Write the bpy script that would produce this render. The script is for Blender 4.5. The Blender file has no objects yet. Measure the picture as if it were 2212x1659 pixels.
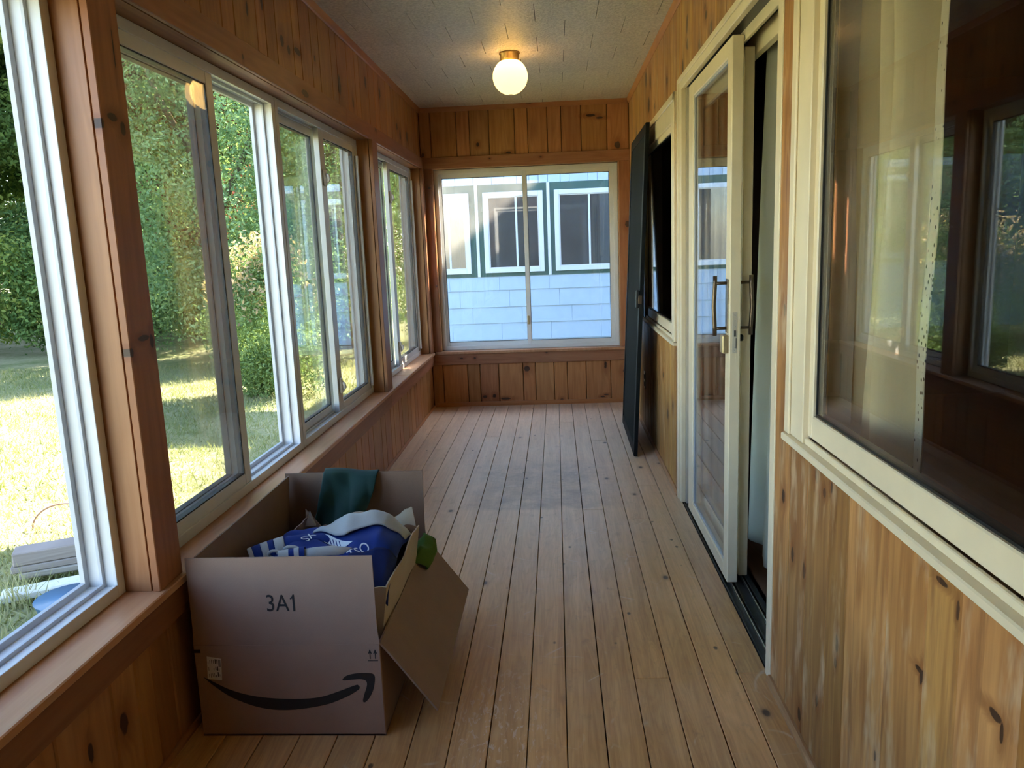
import bpy, bmesh, math, random
import numpy as np
from mathutils import Vector, Matrix

sc = bpy.context.scene
COL = sc.collection
random.seed(7)
PI = math.pi

# ------------------------------------------------------------------ camera
YAW, PITCH, ROLL = -0.0617935, -0.1742359, -0.0389081
cyw, syw, cp, sp = math.cos(YAW), math.sin(YAW), math.cos(PITCH), math.sin(PITCH)
fwd = Vector((syw * cp, cyw * cp, sp))
right0 = Vector((cyw, -syw, 0))
up0 = right0.cross(fwd)
rgt = right0 * math.cos(ROLL) + up0 * math.sin(ROLL)
upv = -right0 * math.sin(ROLL) + up0 * math.cos(ROLL)
cam_d = bpy.data.cameras.new('camera')
cam = bpy.data.objects.new('camera', cam_d)
COL.objects.link(cam)
cam_d.sensor_width = 36.0
cam_d.lens = 1671.67 / 2212 * 36.0
cam_d.clip_start = 0.02
M = Matrix((rgt, upv, -fwd)).transposed().to_4x4()
M.translation = Vector((1.045, 0.0, 1.285))
cam.matrix_world = M
sc.camera = cam

# ------------------------------------------------------------------ light, world, exposure
SUN_DIR = Vector((1.0, 1.0, 1.4)).normalized()
world = bpy.data.worlds.new('world')
sc.world = world
world.use_nodes = True
wn = world.node_tree
bg = wn.nodes['Background']
sky = wn.nodes.new('ShaderNodeTexSky')
sky.sky_type = 'NISHITA'
sky.sun_disc = False
sky.sun_elevation = math.asin(SUN_DIR.z)
sky.sun_rotation = math.atan2(SUN_DIR.x, SUN_DIR.y)
sky.air_density = 1.0
sky.dust_density = 0.6
sky.ozone_density = 1.0
wn.links.new(sky.outputs[0], bg.inputs[0])
bg.inputs[1].default_value = 0.24
sun_d = bpy.data.lights.new('sun', 'SUN')
sun_d.energy = 11.0
sun_d.color = (1.0, 0.90, 0.74)
sun_d.angle = 0.009
sun = bpy.data.objects.new('sun', sun_d)
COL.objects.link(sun)
sun.rotation_euler = SUN_DIR.to_track_quat('Z', 'Y').to_euler()
sun.location = (6, 12, 14)
sc.view_settings.view_transform = 'Standard'
sc.view_settings.look = 'None'
sc.view_settings.gamma = 1.0
sc.view_settings.use_curve_mapping = False
sc.view_settings.exposure = 2.58
sc.cycles.use_denoising = True
sc.cycles.max_bounces = 7
sc.cycles.diffuse_bounces = 4
sc.cycles.glossy_bounces = 3
sc.cycles.transmission_bounces = 4
sc.cycles.transparent_max_bounces = 40
sc.cycles.sample_clamp_indirect = 8.0
sc.cycles.use_adaptive_sampling = True
sc.cycles.adaptive_threshold = 0.1
sc.cycles.adaptive_min_samples = 16
sc.cycles.light_sampling_threshold = 0.03
sc.cycles.caustics_reflective = False
sc.cycles.caustics_refractive = False

# ------------------------------------------------------------------ dimensions (metres)
W = 1.641      # right wall face
L = 6.289      # far wall face
HC = 2.383     # ceiling
HT = 2.007     # head trim top
HB = 1.921     # head trim bottom
ST = 0.462     # stool top
AB = 0.352     # apron bottom
Y0 = -1.3      # wall behind the camera
G = -0.45      # ground outside


# ------------------------------------------------------------------ node helper
class NT:
    def __init__(s, name):
        s.mat = bpy.data.materials.new(name)
        s.mat.use_nodes = True
        s.t = s.mat.node_tree
        s.t.nodes.clear()
        s.out = s.t.nodes.new('ShaderNodeOutputMaterial')

    def n(s, typ, **kw):
        nd = s.t.nodes.new(typ)
        for k, v in kw.items():
            setattr(nd, k, v)
        return nd

    def l(s, a, b):
        s.t.links.new(a, b)

    def put(s, sock, v):
        if hasattr(v, 'is_output'):
            s.l(v, sock)
        else:
            if isinstance(v, (tuple, list)) and len(v) == 3 and sock.type == 'RGBA':
                v = (*v, 1)
            sock.default_value = v

    def m(s, op, a, b=0.0, c=None, clamp=False):
        nd = s.n('ShaderNodeMath', operation=op, use_clamp=clamp)
        s.put(nd.inputs[0], a)
        s.put(nd.inputs[1], b)
        if c is not None:
            s.put(nd.inputs[2], c)
        return nd.outputs[0]

    def vm(s, op, a, b=None):
        nd = s.n('ShaderNodeVectorMath', operation=op)
        s.put(nd.inputs[0], a)
        if b is not None:
            s.put(nd.inputs[1], b)
        return nd.outputs['Value'] if op in ('LENGTH', 'DOT_PRODUCT', 'DISTANCE') else nd.outputs[0]

    def xyz(s, x, y, z):
        nd = s.n('ShaderNodeCombineXYZ')
        for i, v in enumerate((x, y, z)):
            s.put(nd.inputs[i], v)
        return nd.outputs[0]

    def noise(s, vec, scale=1.0, detail=3.0, rough=0.5, dist=0.0, out=0):
        nd = s.n('ShaderNodeTexNoise')
        s.l(vec, nd.inputs['Vector'])
        nd.inputs['Scale'].default_value = scale
        nd.inputs['Detail'].default_value = detail
        nd.inputs['Roughness'].default_value = rough
        nd.inputs['Distortion'].default_value = dist
        return nd.outputs[out]

    def rng(s, v, a, b, c=0.0, d=1.0, smooth=False):  # remap
        nd = s.n('ShaderNodeMapRange')
        nd.clamp = True
        if smooth:
            nd.interpolation_type = 'SMOOTHSTEP'
        s.put(nd.inputs[0], v)
        for i, q in enumerate((a, b, c, d)):
            nd.inputs[1 + i].default_value = q
        return nd.outputs[0]

    def mix(s, f, a, b, mode='MIX'):
        nd = s.n('ShaderNodeMix', data_type='RGBA', blend_type=mode)
        s.put(nd.inputs['Factor'], f)
        s.put(nd.inputs['A'], a)
        s.put(nd.inputs['B'], b)
        return nd.outputs['Result']

    def pos(s):
        return s.n('ShaderNodeNewGeometry').outputs['Position']

    def objco(s):
        return s.n('ShaderNodeTexCoord').outputs['Object']

    def rand(s):
        return s.n('ShaderNodeObjectInfo').outputs['Random']

    def sep(s, v):
        nd = s.n('ShaderNodeSeparateXYZ')
        s.l(v, nd.inputs[0])
        return nd.outputs

    def bump(s, h, dist=0.001, strength=0.5):
        nd = s.n('ShaderNodeBump')
        s.put(nd.inputs['Height'], h)
        nd.inputs['Distance'].default_value = dist
        nd.inputs['Strength'].default_value = strength
        return nd.outputs[0]

    def bsdf(s, col, rough=0.5, spec=0.5, metal=0.0, normal=None, coat=0.0, **kw):
        nd = s.n('ShaderNodeBsdfPrincipled')
        s.put(nd.inputs['Base Color'], col)
        s.put(nd.inputs['Roughness'], rough)
        s.put(nd.inputs['Specular IOR Level'], spec)
        s.put(nd.inputs['Metallic'], metal)
        if coat:
            nd.inputs['Coat Weight'].default_value = coat
            nd.inputs['Coat Roughness'].default_value = 0.25
        if normal is not None:
            s.l(normal, nd.inputs['Normal'])
        return nd.outputs[0]

    def done(s, sh):
        s.l(sh, s.out.inputs[0])
        return s.mat


def plain(name, col, rough=0.5, spec=0.5, metal=0.0, var=0.06, scale=30.0, bump=0.0):
    t = NT(name)
    p = t.pos()
    f = t.noise(p, scale, 2)
    c2 = tuple(max(0, c * (1 - var * 2)) for c in col)
    c = t.mix(f, c2, tuple(min(1, c * (1 + var)) for c in col))
    nm = t.bump(t.noise(p, scale * 6, 2), 0.001, bump) if bump else None
    return t.done(t.bsdf(c, rough, spec, metal, nm))


# ------------------------------------------------------------------ pine
def pine(name, ua, va, light, dark, knots=(), rough=0.38, knot_amt=0.5, spec=0.4, wear=0.0, kscale=(5.5, 1.9), drift=0.5):
    """ua / va: axis index across and along the boards (world coordinates)."""
    t = NT(name)
    ps = t.sep(t.pos())
    r = t.rand()
    U, V = ps[ua], ps[va]
    r1 = t.m('MULTIPLY', r, 57.3)
    r2 = t.m('MULTIPLY', r, 23.7)
    Uo = t.m('ADD', U, r1)
    Vo = t.m('ADD', V, r2)
    # knots
    vv = t.xyz(t.m('MULTIPLY', Uo, kscale[0]), t.m('MULTIPLY', Vo, kscale[1]), r1)
    vo = t.n('ShaderNodeTexVoronoi', feature='F1', distance='EUCLIDEAN', voronoi_dimensions='3D')
    vo.inputs['Scale'].default_value = 1.0
    t.l(vv, vo.inputs['Vector'])
    colr = t.sep(vo.outputs['Color'])[0]
    kd = t.m('DIVIDE', vo.outputs['Distance'], 0.085)
    kd = t.m('ADD', kd, t.rng(colr, knot_amt - 0.02, knot_amt, 0.0, 30.0))
    P2 = t.xyz(U, V, 0.0)
    warp = t.m('MULTIPLY', t.m('SUBTRACT', t.noise(P2, 60, 1), 0.5), 0.5)
    for (ku, kv, ru, rv) in knots:
        d = t.vm('LENGTH', t.vm('MULTIPLY', t.vm('SUBTRACT', P2, (ku, kv, 0)), (1 / ru, 1 / rv, 0)))
        kd = t.m('MINIMUM', kd, d)
    kd = t.m('ADD', kd, warp)
    core = t.rng(kd, 0.75, 1.05, 1.0, 0.0, True)
    halo = t.rng(kd, 0.9, 3.4, 1.0, 0.0, True)
    # grain bends around the knots
    gu = t.m('ADD', t.m('MULTIPLY', Uo, 1.0), t.m('MULTIPLY', halo, 0.02))
    g1 = t.noise(t.xyz(t.m('MULTIPLY', gu, 55), t.m('MULTIPLY', Vo, 2.2), r1), 1.0, 3, 0.6, 0.0)
    g2 = t.noise(t.xyz(t.m('MULTIPLY', gu, 9), t.m('MULTIPLY', Vo, 0.9), r2), 1.0, 2, 0.5, 0.0)
    wv = t.m('SINE', t.m('MULTIPLY', g2, 60.0))
    wv = t.rng(wv, -1, 1, 0, 1)
    grain = t.m('ADD', t.m('MULTIPLY', g1, 0.55), t.m('ADD', t.m('MULTIPLY', g2, 0.35), t.m('MULTIPLY', wv, 0.12)))
    c = t.mix(t.rng(grain, 0.30, 0.72), dark, light)
    tint = t.rng(r, 0, 1, 1 - drift * 0.42, 1 + drift * 0.16)
    c = t.mix(1.0, c, t.xyz(tint, t.m('MULTIPLY', tint, t.rng(t.m('FRACT', r1), 0, 1, 0.92, 1.04)), t.m('MULTIPLY', tint, t.rng(t.m('FRACT', r2), 0, 1, 0.85, 1.1))), 'MULTIPLY')
    c = t.mix(t.m('MULTIPLY', halo, 0.55), c, tuple(x * y for x, y in zip(dark, (0.62, 0.42, 0.36))))
    c = t.mix(t.m('MULTIPLY', core, 0.93), c, (0.045, 0.022, 0.014))
    if wear:
        wz = t.noise(t.xyz(t.m('MULTIPLY', U, 13), t.m('MULTIPLY', V, 3.2), r1), 1.0, 4, 0.65)
        c = t.mix(t.m('MULTIPLY', t.rng(wz, 0.53, 0.72), wear), c, (0.68, 0.49, 0.30))
        wd = t.noise(t.xyz(t.m('MULTIPLY', U, 24), t.m('MULTIPLY', V, 1.8), r2), 1.0, 4, 0.7)
        c = t.mix(t.m("MULTIPLY", t.rng(wd, 0.54, 0.74), wear * 1.2), c, (0.24, 0.10, 0.04))
    nm = t.bump(t.m('SUBTRACT', g1, t.m('MULTIPLY', core, 0.5)), 0.0012, 0.25)
    rg = t.m('ADD', rough, t.m('MULTIPLY', g1, 0.12))
    return t.done(t.bsdf(c, rg, spec, 0, nm))


LIGHT = (0.53, 0.255, 0.093)
DARK = (0.35, 0.142, 0.045)
TL = (0.42, 0.185, 0.085)
TD = (0.29, 0.112, 0.046)
k = lambda u, v, a=0.013, b=0.022: (u, v, a, b)
M_PINE_BACK = pine('pine_boards_far_wall', 0, 2, LIGHT, DARK, [
    k(.459, 2.092, .012, .018), k(1.549, 2.040, .024, .030), k(1.345, 2.27, .04, .010), k(1.415, 2.25, .03, .008), k(.70, 2.021, .022, .009), k(.02, 2.03, .012, .02)], knot_amt=0.12)
M_PINE_BACK_LOW = pine('pine_boards_far_wall_below_window', 0, 2, LIGHT, DARK, [
    k(.784, .301, .026, .026), k(1.593, .263, .026, .028), k(.428, .075, .018, .014), k(.506, .079, .016, .016), k(.60, .055, .045, .010),
    k(1.065, .032, .014, .012), k(1.40, .050, .02, .008), k(1.43, .066, .02, .007)], knot_amt=0.12)
M_PINE_LEFT = pine('pine_boards_above_windows', 1, 2, LIGHT, DARK, [
    k(3.164, 2.118, .022, .024), k(3.238, 2.10, .018, .02), k(3.35, 2.12, .05, .016), k(2.818, 2.137, .01, .03),
    k(2.969, 2.202, .012, .03), k(3.591, 2.146, .012, .016), k(3.981, 2.112, .03, .05), k(4.549, 2.237, .02, .035), k(4.913, 2.247, .025, .04), k(4.236, 2.072, .014, .03),
    k(5.402, 2.119, .02, .025), k(5.5, 2.08, .025, .035), k(5.75, 2.10, .03, .04)], knot_amt=0.2)
M_PINE_LEFT_LOW = pine('pine_boards_below_windows', 1, 2, LIGHT, DARK, [k(1.601, .218, .018, .030), k(1.472, .233, .010, .026)], knot_amt=0.2)
RL, RD = (0.62, 0.335, 0.108), (0.30, 0.125, 0.036)
M_PINE_RIGHT = pine('pine_boards_near_house_wall', 1, 2, RL, RD, [
    k(2.043, .596, .014, .022), k(1.783, .732, .014, .020), k(1.729, .708, .010, .012), k(1.686, .734, .008, .014), k(1.951, .468, .013, .022), k(1.857, .464, .010, .024),
    k(1.187, .738, .022, .006), k(1.135, .715, .005, .018), k(1.245, .554, .014, .006), k(1.238, .545, .004, .016), k(1.02, .615, .018, .008), k(1.003, .60, .005, .018), k(1.621, .395, .009, .024), k(1.625, .348, .008, .014), k(1.861, .067, .012, .022),
    k(1.735, .185, .008, .018), k(2.07, 1.096, .012, .018), k(1.40, .28, .005, .012)], wear=0.8, knot_amt=0.10, rough=0.4, spec=0.25, drift=0.9)
M_PINE_RIGHT_FAR = pine('pine_boards_far_house_wall', 1, 2, RL, RD, [
    k(3.177, 2.128, .016, .018), k(3.08, 2.056, .026, .028), k(3.315, 2.047, .022, .03), k(3.598, 2.126, .024, .026), k(3.722, 2.061, .02, .03), k(3.196, 2.16, .012, .012),
    k(5.007, 2.112, .05, .05), k(4.223, 2.097, .022, .03), k(4.926, 2.235, .03, .05), k(4.728, 2.06, .02, .02), k(5.149, 2.288, .04, .05), k(5.748, 2.032, .03, .04),
    k(4.23, .346, .024, .03), k(4.044, .432, .022, .028), k(4.417, .535, .018, .018), k(4.85, .40, .02, .05)], wear=0.5, knot_amt=0.14, rough=0.4, spec=0.25)
M_TRIM_LEFT_V = pine('pine_casing_upright', 1, 2, TL, TD, [k(1.83, 1.62, .022, .010), k(1.87, 1.60, .012, .018), k(1.85, 1.10, .028, .008), k(1.885, 1.088, .010, .02), k(1.784, 1.60, .009, .012), k(1.788, 1.072, .009, .012), k(1.87, 1.78, .003, .05)], knot_amt=0.07)
M_TRIM_LEFT_H = pine('pine_casing_level', 2, 1, TL, TD, [k(1.955, 3.36, .016, .05), k(1.993, 4.672, .012, .018), k(1.95, 2.70, .010, .006)], knot_amt=0.12)
M_TRIM_BACK_H = pine('pine_far_casing_level', 2, 0, TL, TD, [k(.405, .25, .006, .014), k(.403, .36, .010, .011), k(.43, .95, .006, .01), k(1.98, .55, .006, .008), k(1.976, .95, .006, .010)], knot_amt=0.06)
M_TRIM_BACK_V = pine('pine_far_casing_upright', 0, 2, TL, TD, [k(.059, 1.776, .012, .010), k(1.619, 1.435, .022, .026), k(.075, 1.0, .006, .01)], knot_amt=0.06)
M_STOOL = pine('pine_stool', 0, 1, (0.60, 0.33, 0.19), (0.47, 0.22, 0.11), [], knot_amt=0.06, rough=0.30)
M_JAMB = pine('pine_jamb', 0, 2, (0.50, 0.255, 0.105), (0.36, 0.155, 0.055), [], knot_amt=0.06)
M_CROWN = pine('pine_crown', 2, 1, (0.50, 0.22, 0.08), (0.40, 0.155, 0.05), [], knot_amt=0.03)
M_CROWN_X = pine('pine_crown_far', 2, 0, (0.50, 0.22, 0.08), (0.40, 0.155, 0.05), [], knot_amt=0.03)


def floor_mat():
    t = NT('worn_fir_floor')
    p = t.pos()
    ps = t.sep(p)
    r = t.rand()
    r1 = t.m('MULTIPLY', r, 41.0)
    U = t.m('ADD', ps[0], r1)
    Vv = t.m('ADD', ps[1], t.m('MULTIPLY', r, 17.0))
    g1 = t.noise(t.xyz(t.m('MULTIPLY', U, 90), t.m('MULTIPLY', Vv, 3.0), r1), 1.0, 6, 0.6, 0.3)
    g2 = t.noise(t.xyz(t.m('MULTIPLY', U, 14), t.m('MULTIPLY', Vv, 1.0), r1), 1.0, 3, 0.5, 1.0)
    wv = t.rng(t.m('SINE', t.m('MULTIPLY', g2, 75.0)), -1, 1, 0, 1)
    gr = t.m('ADD', t.m('MULTIPLY', g1, 0.45), t.m('ADD', t.m('MULTIPLY', g2, 0.45), t.m('MULTIPLY', wv, 0.08)))
    c = t.mix(t.rng(gr, 0.3, 0.75), (0.46, 0.22, 0.072), (0.82, 0.465, 0.185))
    tint = t.rng(r, 0, 1, 0.84, 1.10)
    c = t.mix(1.0, c, t.xyz(tint, tint, tint), 'MULTIPLY')
    # foot-worn bare areas, window sheen painted in farther back, soiled patch in mid room
    w1 = t.noise(p, 2.3, 5, 0.6)
    far = t.rng(ps[1], 2.2, 4.3, 0.0, 0.85, True)
    worn = t.m('MULTIPLY', t.m('ADD', far, t.rng(w1, 0.48, 0.75, 0, 0.25)), 0.85)  # wear noise plus the painted sheen of the far floor
    c = t.mix(worn, c, t.mix(t.rng(gr, 0.3, 0.75), (0.60, 0.44, 0.31), (0.84, 0.66, 0.50)))
    rect = t.m('MULTIPLY', t.m('MULTIPLY', t.rng(ps[1], 3.66, 3.70), t.rng(ps[1], 4.36, 4.62, 1, 0)), t.m('MULTIPLY', t.rng(ps[0], 0.45, 0.7), t.rng(ps[0], 1.15, 1.45, 1, 0)))
    soil = t.m('MULTIPLY', rect, t.rng(t.noise(p, 7, 6, 0.7), 0.35, 0.7, 0.1, 0.75))
    c = t.mix(soil, c, (0.23, 0.165, 0.125))
    s2 = t.rng(t.noise(t.xyz(t.m('MULTIPLY', ps[0], 22), t.m('MULTIPLY', ps[1], 14), 0.0), 1.0, 5, 0.7), 0.56, 0.8, 0, 0.5)
    c = t.mix(s2, c, (0.24, 0.145, 0.08))
    # nail heads and small knots
    vo = t.n('ShaderNodeTexVoronoi', feature='F1')
    t.l(t.xyz(t.m('MULTIPLY', U, 10.5), t.m('MULTIPLY', Vv, 6.5), r1), vo.inputs['Vector'])
    vo.inputs['Scale'].default_value = 1.0
    dot = t.m('MULTIPLY', t.rng(vo.outputs['Distance'], 0.045, 0.085, 1, 0), t.m('GREATER_THAN', t.sep(vo.outputs['Color'])[0], 0.35))
    c = t.mix(t.m('MULTIPLY', dot, 0.85), c, (0.06, 0.032, 0.02))
    vk = t.n('ShaderNodeTexVoronoi', feature='F1')
    t.l(t.xyz(t.m('MULTIPLY', U, 6.0), t.m('MULTIPLY', Vv, 3.6), t.m('ADD', r1, 9.0)), vk.inputs['Vector'])
    vk.inputs['Scale'].default_value = 1.0
    kk_ = t.m('GREATER_THAN', t.sep(vk.outputs['Color'])[1], 0.45)
    c = t.mix(t.m('MULTIPLY', t.m('MULTIPLY', t.rng(vk.outputs['Distance'], 0.03, 0.16, 1, 0, True), kk_), 0.5), c, (0.22, 0.12, 0.07))
    c = t.mix(t.m('MULTIPLY', t.m('MULTIPLY', t.rng(vk.outputs['Distance'], 0.045, 0.075, 1, 0), kk_), 0.9), c, (0.07, 0.045, 0.035))
    # pale scratches
    a = t.noise(p, 3.0, 2, 0.5, 0.0, 1)
    pv = t.vm('ADD', p, t.vm('MULTIPLY', a, (0.25, 0.25, 0)))
    sn = t.n('ShaderNodeTexVoronoi', feature='DISTANCE_TO_EDGE')
    t.l(pv, sn.inputs['Vector'])
    sn.inputs['Scale'].default_value = 5.0
    scr = t.m('MULTIPLY', t.rng(sn.outputs['Distance'], 0.004, 0.02, 1, 0), t.rng(t.noise(p, 9, 3), 0.55, 0.66))
    c = t.mix(t.m('MULTIPLY', scr, 0.45), c, (0.70, 0.55, 0.42))
    dv = t.vm('LENGTH', t.vm('MULTIPLY', t.vm('SUBTRACT', p, (0.86, 1.86, 0)), (1 / 0.14, 1 / 0.34, 0)))
    sm1 = t.rng(t.noise(t.xyz(t.m('MULTIPLY', ps[0], 70), t.m('MULTIPLY', ps[1], 26), 1.0), 1.0, 3, 0.6, 1.2), 0.56, 0.62)
    c = t.mix(t.m('MULTIPLY', t.m('MULTIPLY', sm1, t.rng(dv, 0.5, 1.2, 1, 0)), 0.55), c, (0.72, 0.56, 0.44))
    s3 = t.rng(t.noise(t.xyz(t.m('MULTIPLY', ps[0], 60), t.m('MULTIPLY', ps[1], 110), 5.0), 1.0, 4, 0.75), 0.66, 0.72, 0, 0.5)
    c = t.mix(s3, c, (0.16, 0.09, 0.05))
    nm = t.bump(t.m('SUBTRACT', g1, dot), 0.001, 0.3)
    rg = t.m('ADD', 0.24, t.m('ADD', t.m('MULTIPLY', g1, 0.14), t.m('MULTIPLY', t.noise(p, 4, 3), 0.12)))
    return t.done(t.bsdf(c, rg, 0.45, 0, nm))


M_FLOOR = floor_mat()


def tile_mat():
    t = NT('ceiling_fibre_tile')
    p = t.pos()
    n1 = t.noise(p, 75, 3, 0.7)
    r = t.rand()
    base = t.mix(t.rng(n1, 0.36, 0.64), (0.53, 0.455, 0.35), (0.76, 0.675, 0.545))
    tint = t.rng(r, 0, 1, 0.95, 1.04)
    c = t.mix(1.0, base, t.xyz(tint, tint, tint), 'MULTIPLY')
    nm = t.bump(n1, 0.006, 0.7)
    return t.done(t.bsdf(c, 0.42, 0.5, 0, nm))


M_TILE = tile_mat()
M_VINYL = plain('white_vinyl_frame', (0.66, 0.655, 0.64), 0.32, 0.5, var=0.02)
M_VINYL_IN = plain('white_vinyl_track', (0.50, 0.51, 0.53), 0.4, 0.5, var=0.03)
M_GASKET = plain('black_window_gasket', (0.03, 0.03, 0.03), 0.6)
M_PAINT = plain('cream_painted_trim', (0.84, 0.715, 0.51), 0.38, 0.5, var=0.05, scale=14)
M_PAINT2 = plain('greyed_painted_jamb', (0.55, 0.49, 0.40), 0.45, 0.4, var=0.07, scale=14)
M_METAL_DARK = plain('dark_door_track', (0.055, 0.058, 0.062), 0.38, 0.5, 0.7, var=0.2)
M_STEEL = plain('track_rail_steel', (0.55, 0.55, 0.55), 0.3, 0.5, 1.0)
M_BRONZE = plain('bronze_pull_handle', (0.16, 0.12, 0.085), 0.35, 0.5, 0.85)
M_BRASS = plain('lamp_brass', (0.70, 0.45, 0.18), 0.3, 0.5, 0.9)
M_LOCK = plain('pale_brass_lock', (0.50, 0.40, 0.24), 0.4, 0.5, 0.5)
M_BLACK = plain('black_plastic', (0.012, 0.013, 0.014), 0.45)
M_PLASTER = plain('old_plaster', (0.4, 0.36, 0.3), 0.8)
M_DARKGAP = plain('dark_sheathing', (0.035, 0.020, 0.012), 0.9)


def glass(name, tint=(0.99, 0.997, 0.992), dust=0.0, r0=0.04):
    t = NT(name)
    g = t.n('ShaderNodeNewGeometry')
    c = t.m('ABSOLUTE', t.vm('DOT_PRODUCT', g.outputs['Normal'], g.outputs['Incoming']))
    f = t.m('POWER', t.m('SUBTRACT', 1.0, c, clamp=True), 5.0)
    f = t.m('ADD', r0, t.m('MULTIPLY', f, 1 - r0), clamp=True)
    tr = t.n('ShaderNodeBsdfTransparent')
    tr.inputs[0].default_value = (*tint, 1)
    gl = t.n('ShaderNodeBsdfGlossy')
    gl.inputs['Roughness'].default_value = 0.0
    gl.inputs['Color'].default_value = (1, 1, 1, 1)
    mx = t.n('ShaderNodeMixShader')
    t.l(f, mx.inputs[0])
    t.l(tr.outputs[0], mx.inputs[1])
    t.l(gl.outputs[0], mx.inputs[2])
    sh = mx.outputs[0]
    if dust:
        p = t.pos()
        d1 = t.m('MULTIPLY', t.rng(t.noise(p, 5, 4, 0.6), 0.3, 0.75, 0.55, 1.2), dust)
        df = t.n('ShaderNodeBsdfTranslucent')
        df.inputs[0].default_value = (0.9, 0.87, 0.82, 1)
        m2 = t.n('ShaderNodeMixShader')
        t.l(d1, m2.inputs[0])
        t.l(sh, m2.inputs[1])
        t.l(df.outputs[0], m2.inputs[2])
        sh = m2.outputs[0]
    return t.done(sh)


M_GLASS = glass('window_glass')
M_GLASS_DUSTY = glass('dusty_window_glass', dust=0.032)
M_GLASS_DOOR = glass('door_glass', (0.97, 0.98, 0.97), r0=0.045)


# ------------------------------------------------------------------ mesh helpers
CACHE = {}


def link(o, parent=None):
    COL.objects.link(o)
    if parent is not None:
        o.parent = parent
        o.matrix_parent_inverse = Matrix.Translation(-parent.location)
    return o


def tag(o, label=None, cat=None, group=None, kind=None):
    if label:
        o['label'] = label
    if cat:
        o['category'] = cat
    if group:
        o['group'] = group
    if kind:
        o['kind'] = kind
    return o


def empty(name, loc=(0, 0, 0)):
    o = bpy.data.objects.new(name, None)
    o.empty_display_size = 0.1
    o.location = loc
    COL.objects.link(o)
    return o


def mesh_obj(name, verts, faces, mat, parent=None, smooth=False):
    me = bpy.data.meshes.new(name)
    me.from_pydata([tuple(v) for v in verts], [], [tuple(f) for f in faces])
    me.update()
    if isinstance(mat, (list, tuple)):
        for m_ in mat:
            me.materials.append(m_)
    else:
        me.materials.append(mat)
    if smooth:
        me.polygons.foreach_set('use_smooth', [True] * len(me.polygons))
    return link(bpy.data.objects.new(name, me), parent)


def bm_obj(name, bm, mat, parent=None, smooth=False):
    me = bpy.data.meshes.new(name)
    bmesh.ops.recalc_face_normals(bm, faces=bm.faces)
    bm.to_mesh(me)
    bm.free()
    if isinstance(mat, (list, tuple)):
        for m_ in mat:
            me.materials.append(m_)
    else:
        me.materials.append(mat)
    if smooth:
        me.polygons.foreach_set('use_smooth', [True] * len(me.polygons))
    return link(bpy.data.objects.new(name, me), parent)


def add_box(bm, x0, x1, y0, y1, z0, z1):
    vs = [bm.verts.new((x, y, z)) for x in (x0, x1) for y in (y0, y1) for z in (z0, z1)]
    for f in ((0, 1, 3, 2), (4, 6, 7, 5), (0, 4, 5, 1), (2, 3, 7, 6), (0, 2, 6, 4), (1, 5, 7, 3)):
        bm.faces.new([vs[i] for i in f])
    return vs


def boxes(name, lst, mat, parent=None, bevel=0.0):
    bm = bmesh.new()
    for b in lst:
        add_box(bm, *b)
    if bevel:
        bmesh.ops.bevel(bm, geom=bm.edges[:], offset=bevel, segments=1, affect='EDGES', clamp_overlap=True)
    return bm_obj(name, bm, mat, parent)


def piece(name, x0, x1, y0, y1, z0, z1, mat, parent, bevel=0.003):
    """a bevelled board whose mesh is shared with every alike board; object sits at its centre"""
    key = (round(x1 - x0, 4), round(y1 - y0, 4), round(z1 - z0, 4), bevel, mat.name)
    me = CACHE.get(key)
    if me is None:
        bm = bmesh.new()
        a, b, c = (x1 - x0) / 2, (y1 - y0) / 2, (z1 - z0) / 2
        add_box(bm, -a, a, -b, b, -c, c)
        if bevel:
            bmesh.ops.bevel(bm, geom=bm.edges[:], offset=bevel, segments=1, affect='EDGES', clamp_overlap=True)
        bmesh.ops.recalc_face_normals(bm, faces=bm.faces)
        me = bpy.data.meshes.new(name)
        bm.to_mesh(me)
        bm.free()
        me.materials.append(mat)
        CACHE[key] = me
    o = bpy.data.objects.new(name, me)
    o.location = ((x0 + x1) / 2, (y0 + y1) / 2, (z0 + z1) / 2)
    return link(o, parent)


def add_tube(bm, pts, rad, seg=10, cap=True, flat=None):
    pts = [Vector(p) for p in pts]
    n = len(pts)
    rings = []
    prev = None
    for i, p in enumerate(pts):
        d = (pts[min(i + 1, n - 1)] - pts[max(i - 1, 0)]).normalized()
        if prev is None:
            a = Vector((0, 0, 1)) if abs(d.z) < 0.9 else Vector((1, 0, 0))
            u = d.cross(a).normalized()
        else:
            u = (prev - d * prev.dot(d)).normalized()
        prev = u
        v = d.cross(u)
        r = rad[i] if isinstance(rad, (list, tuple)) else rad
        fl = flat if flat else 1.0
        rings.append([bm.verts.new(p + u * r * math.cos(2 * PI * k_ / seg) + v * r * fl * math.sin(2 * PI * k_ / seg)) for k_ in range(seg)])
    for a, b in zip(rings, rings[1:]):
        for k_ in range(seg):
            bm.faces.new((a[k_], a[(k_ + 1) % seg], b[(k_ + 1) % seg], b[k_]))
    if cap:
        bm.faces.new(rings[0][::-1])
        bm.faces.new(rings[-1])
    return rings


def tube(name, pts, rad, mat, parent=None, seg=10, cap=True, flat=None):
    bm = bmesh.new()
    add_tube(bm, pts, rad, seg, cap, flat)
    return bm_obj(name, bm, mat, parent, True)


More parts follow.
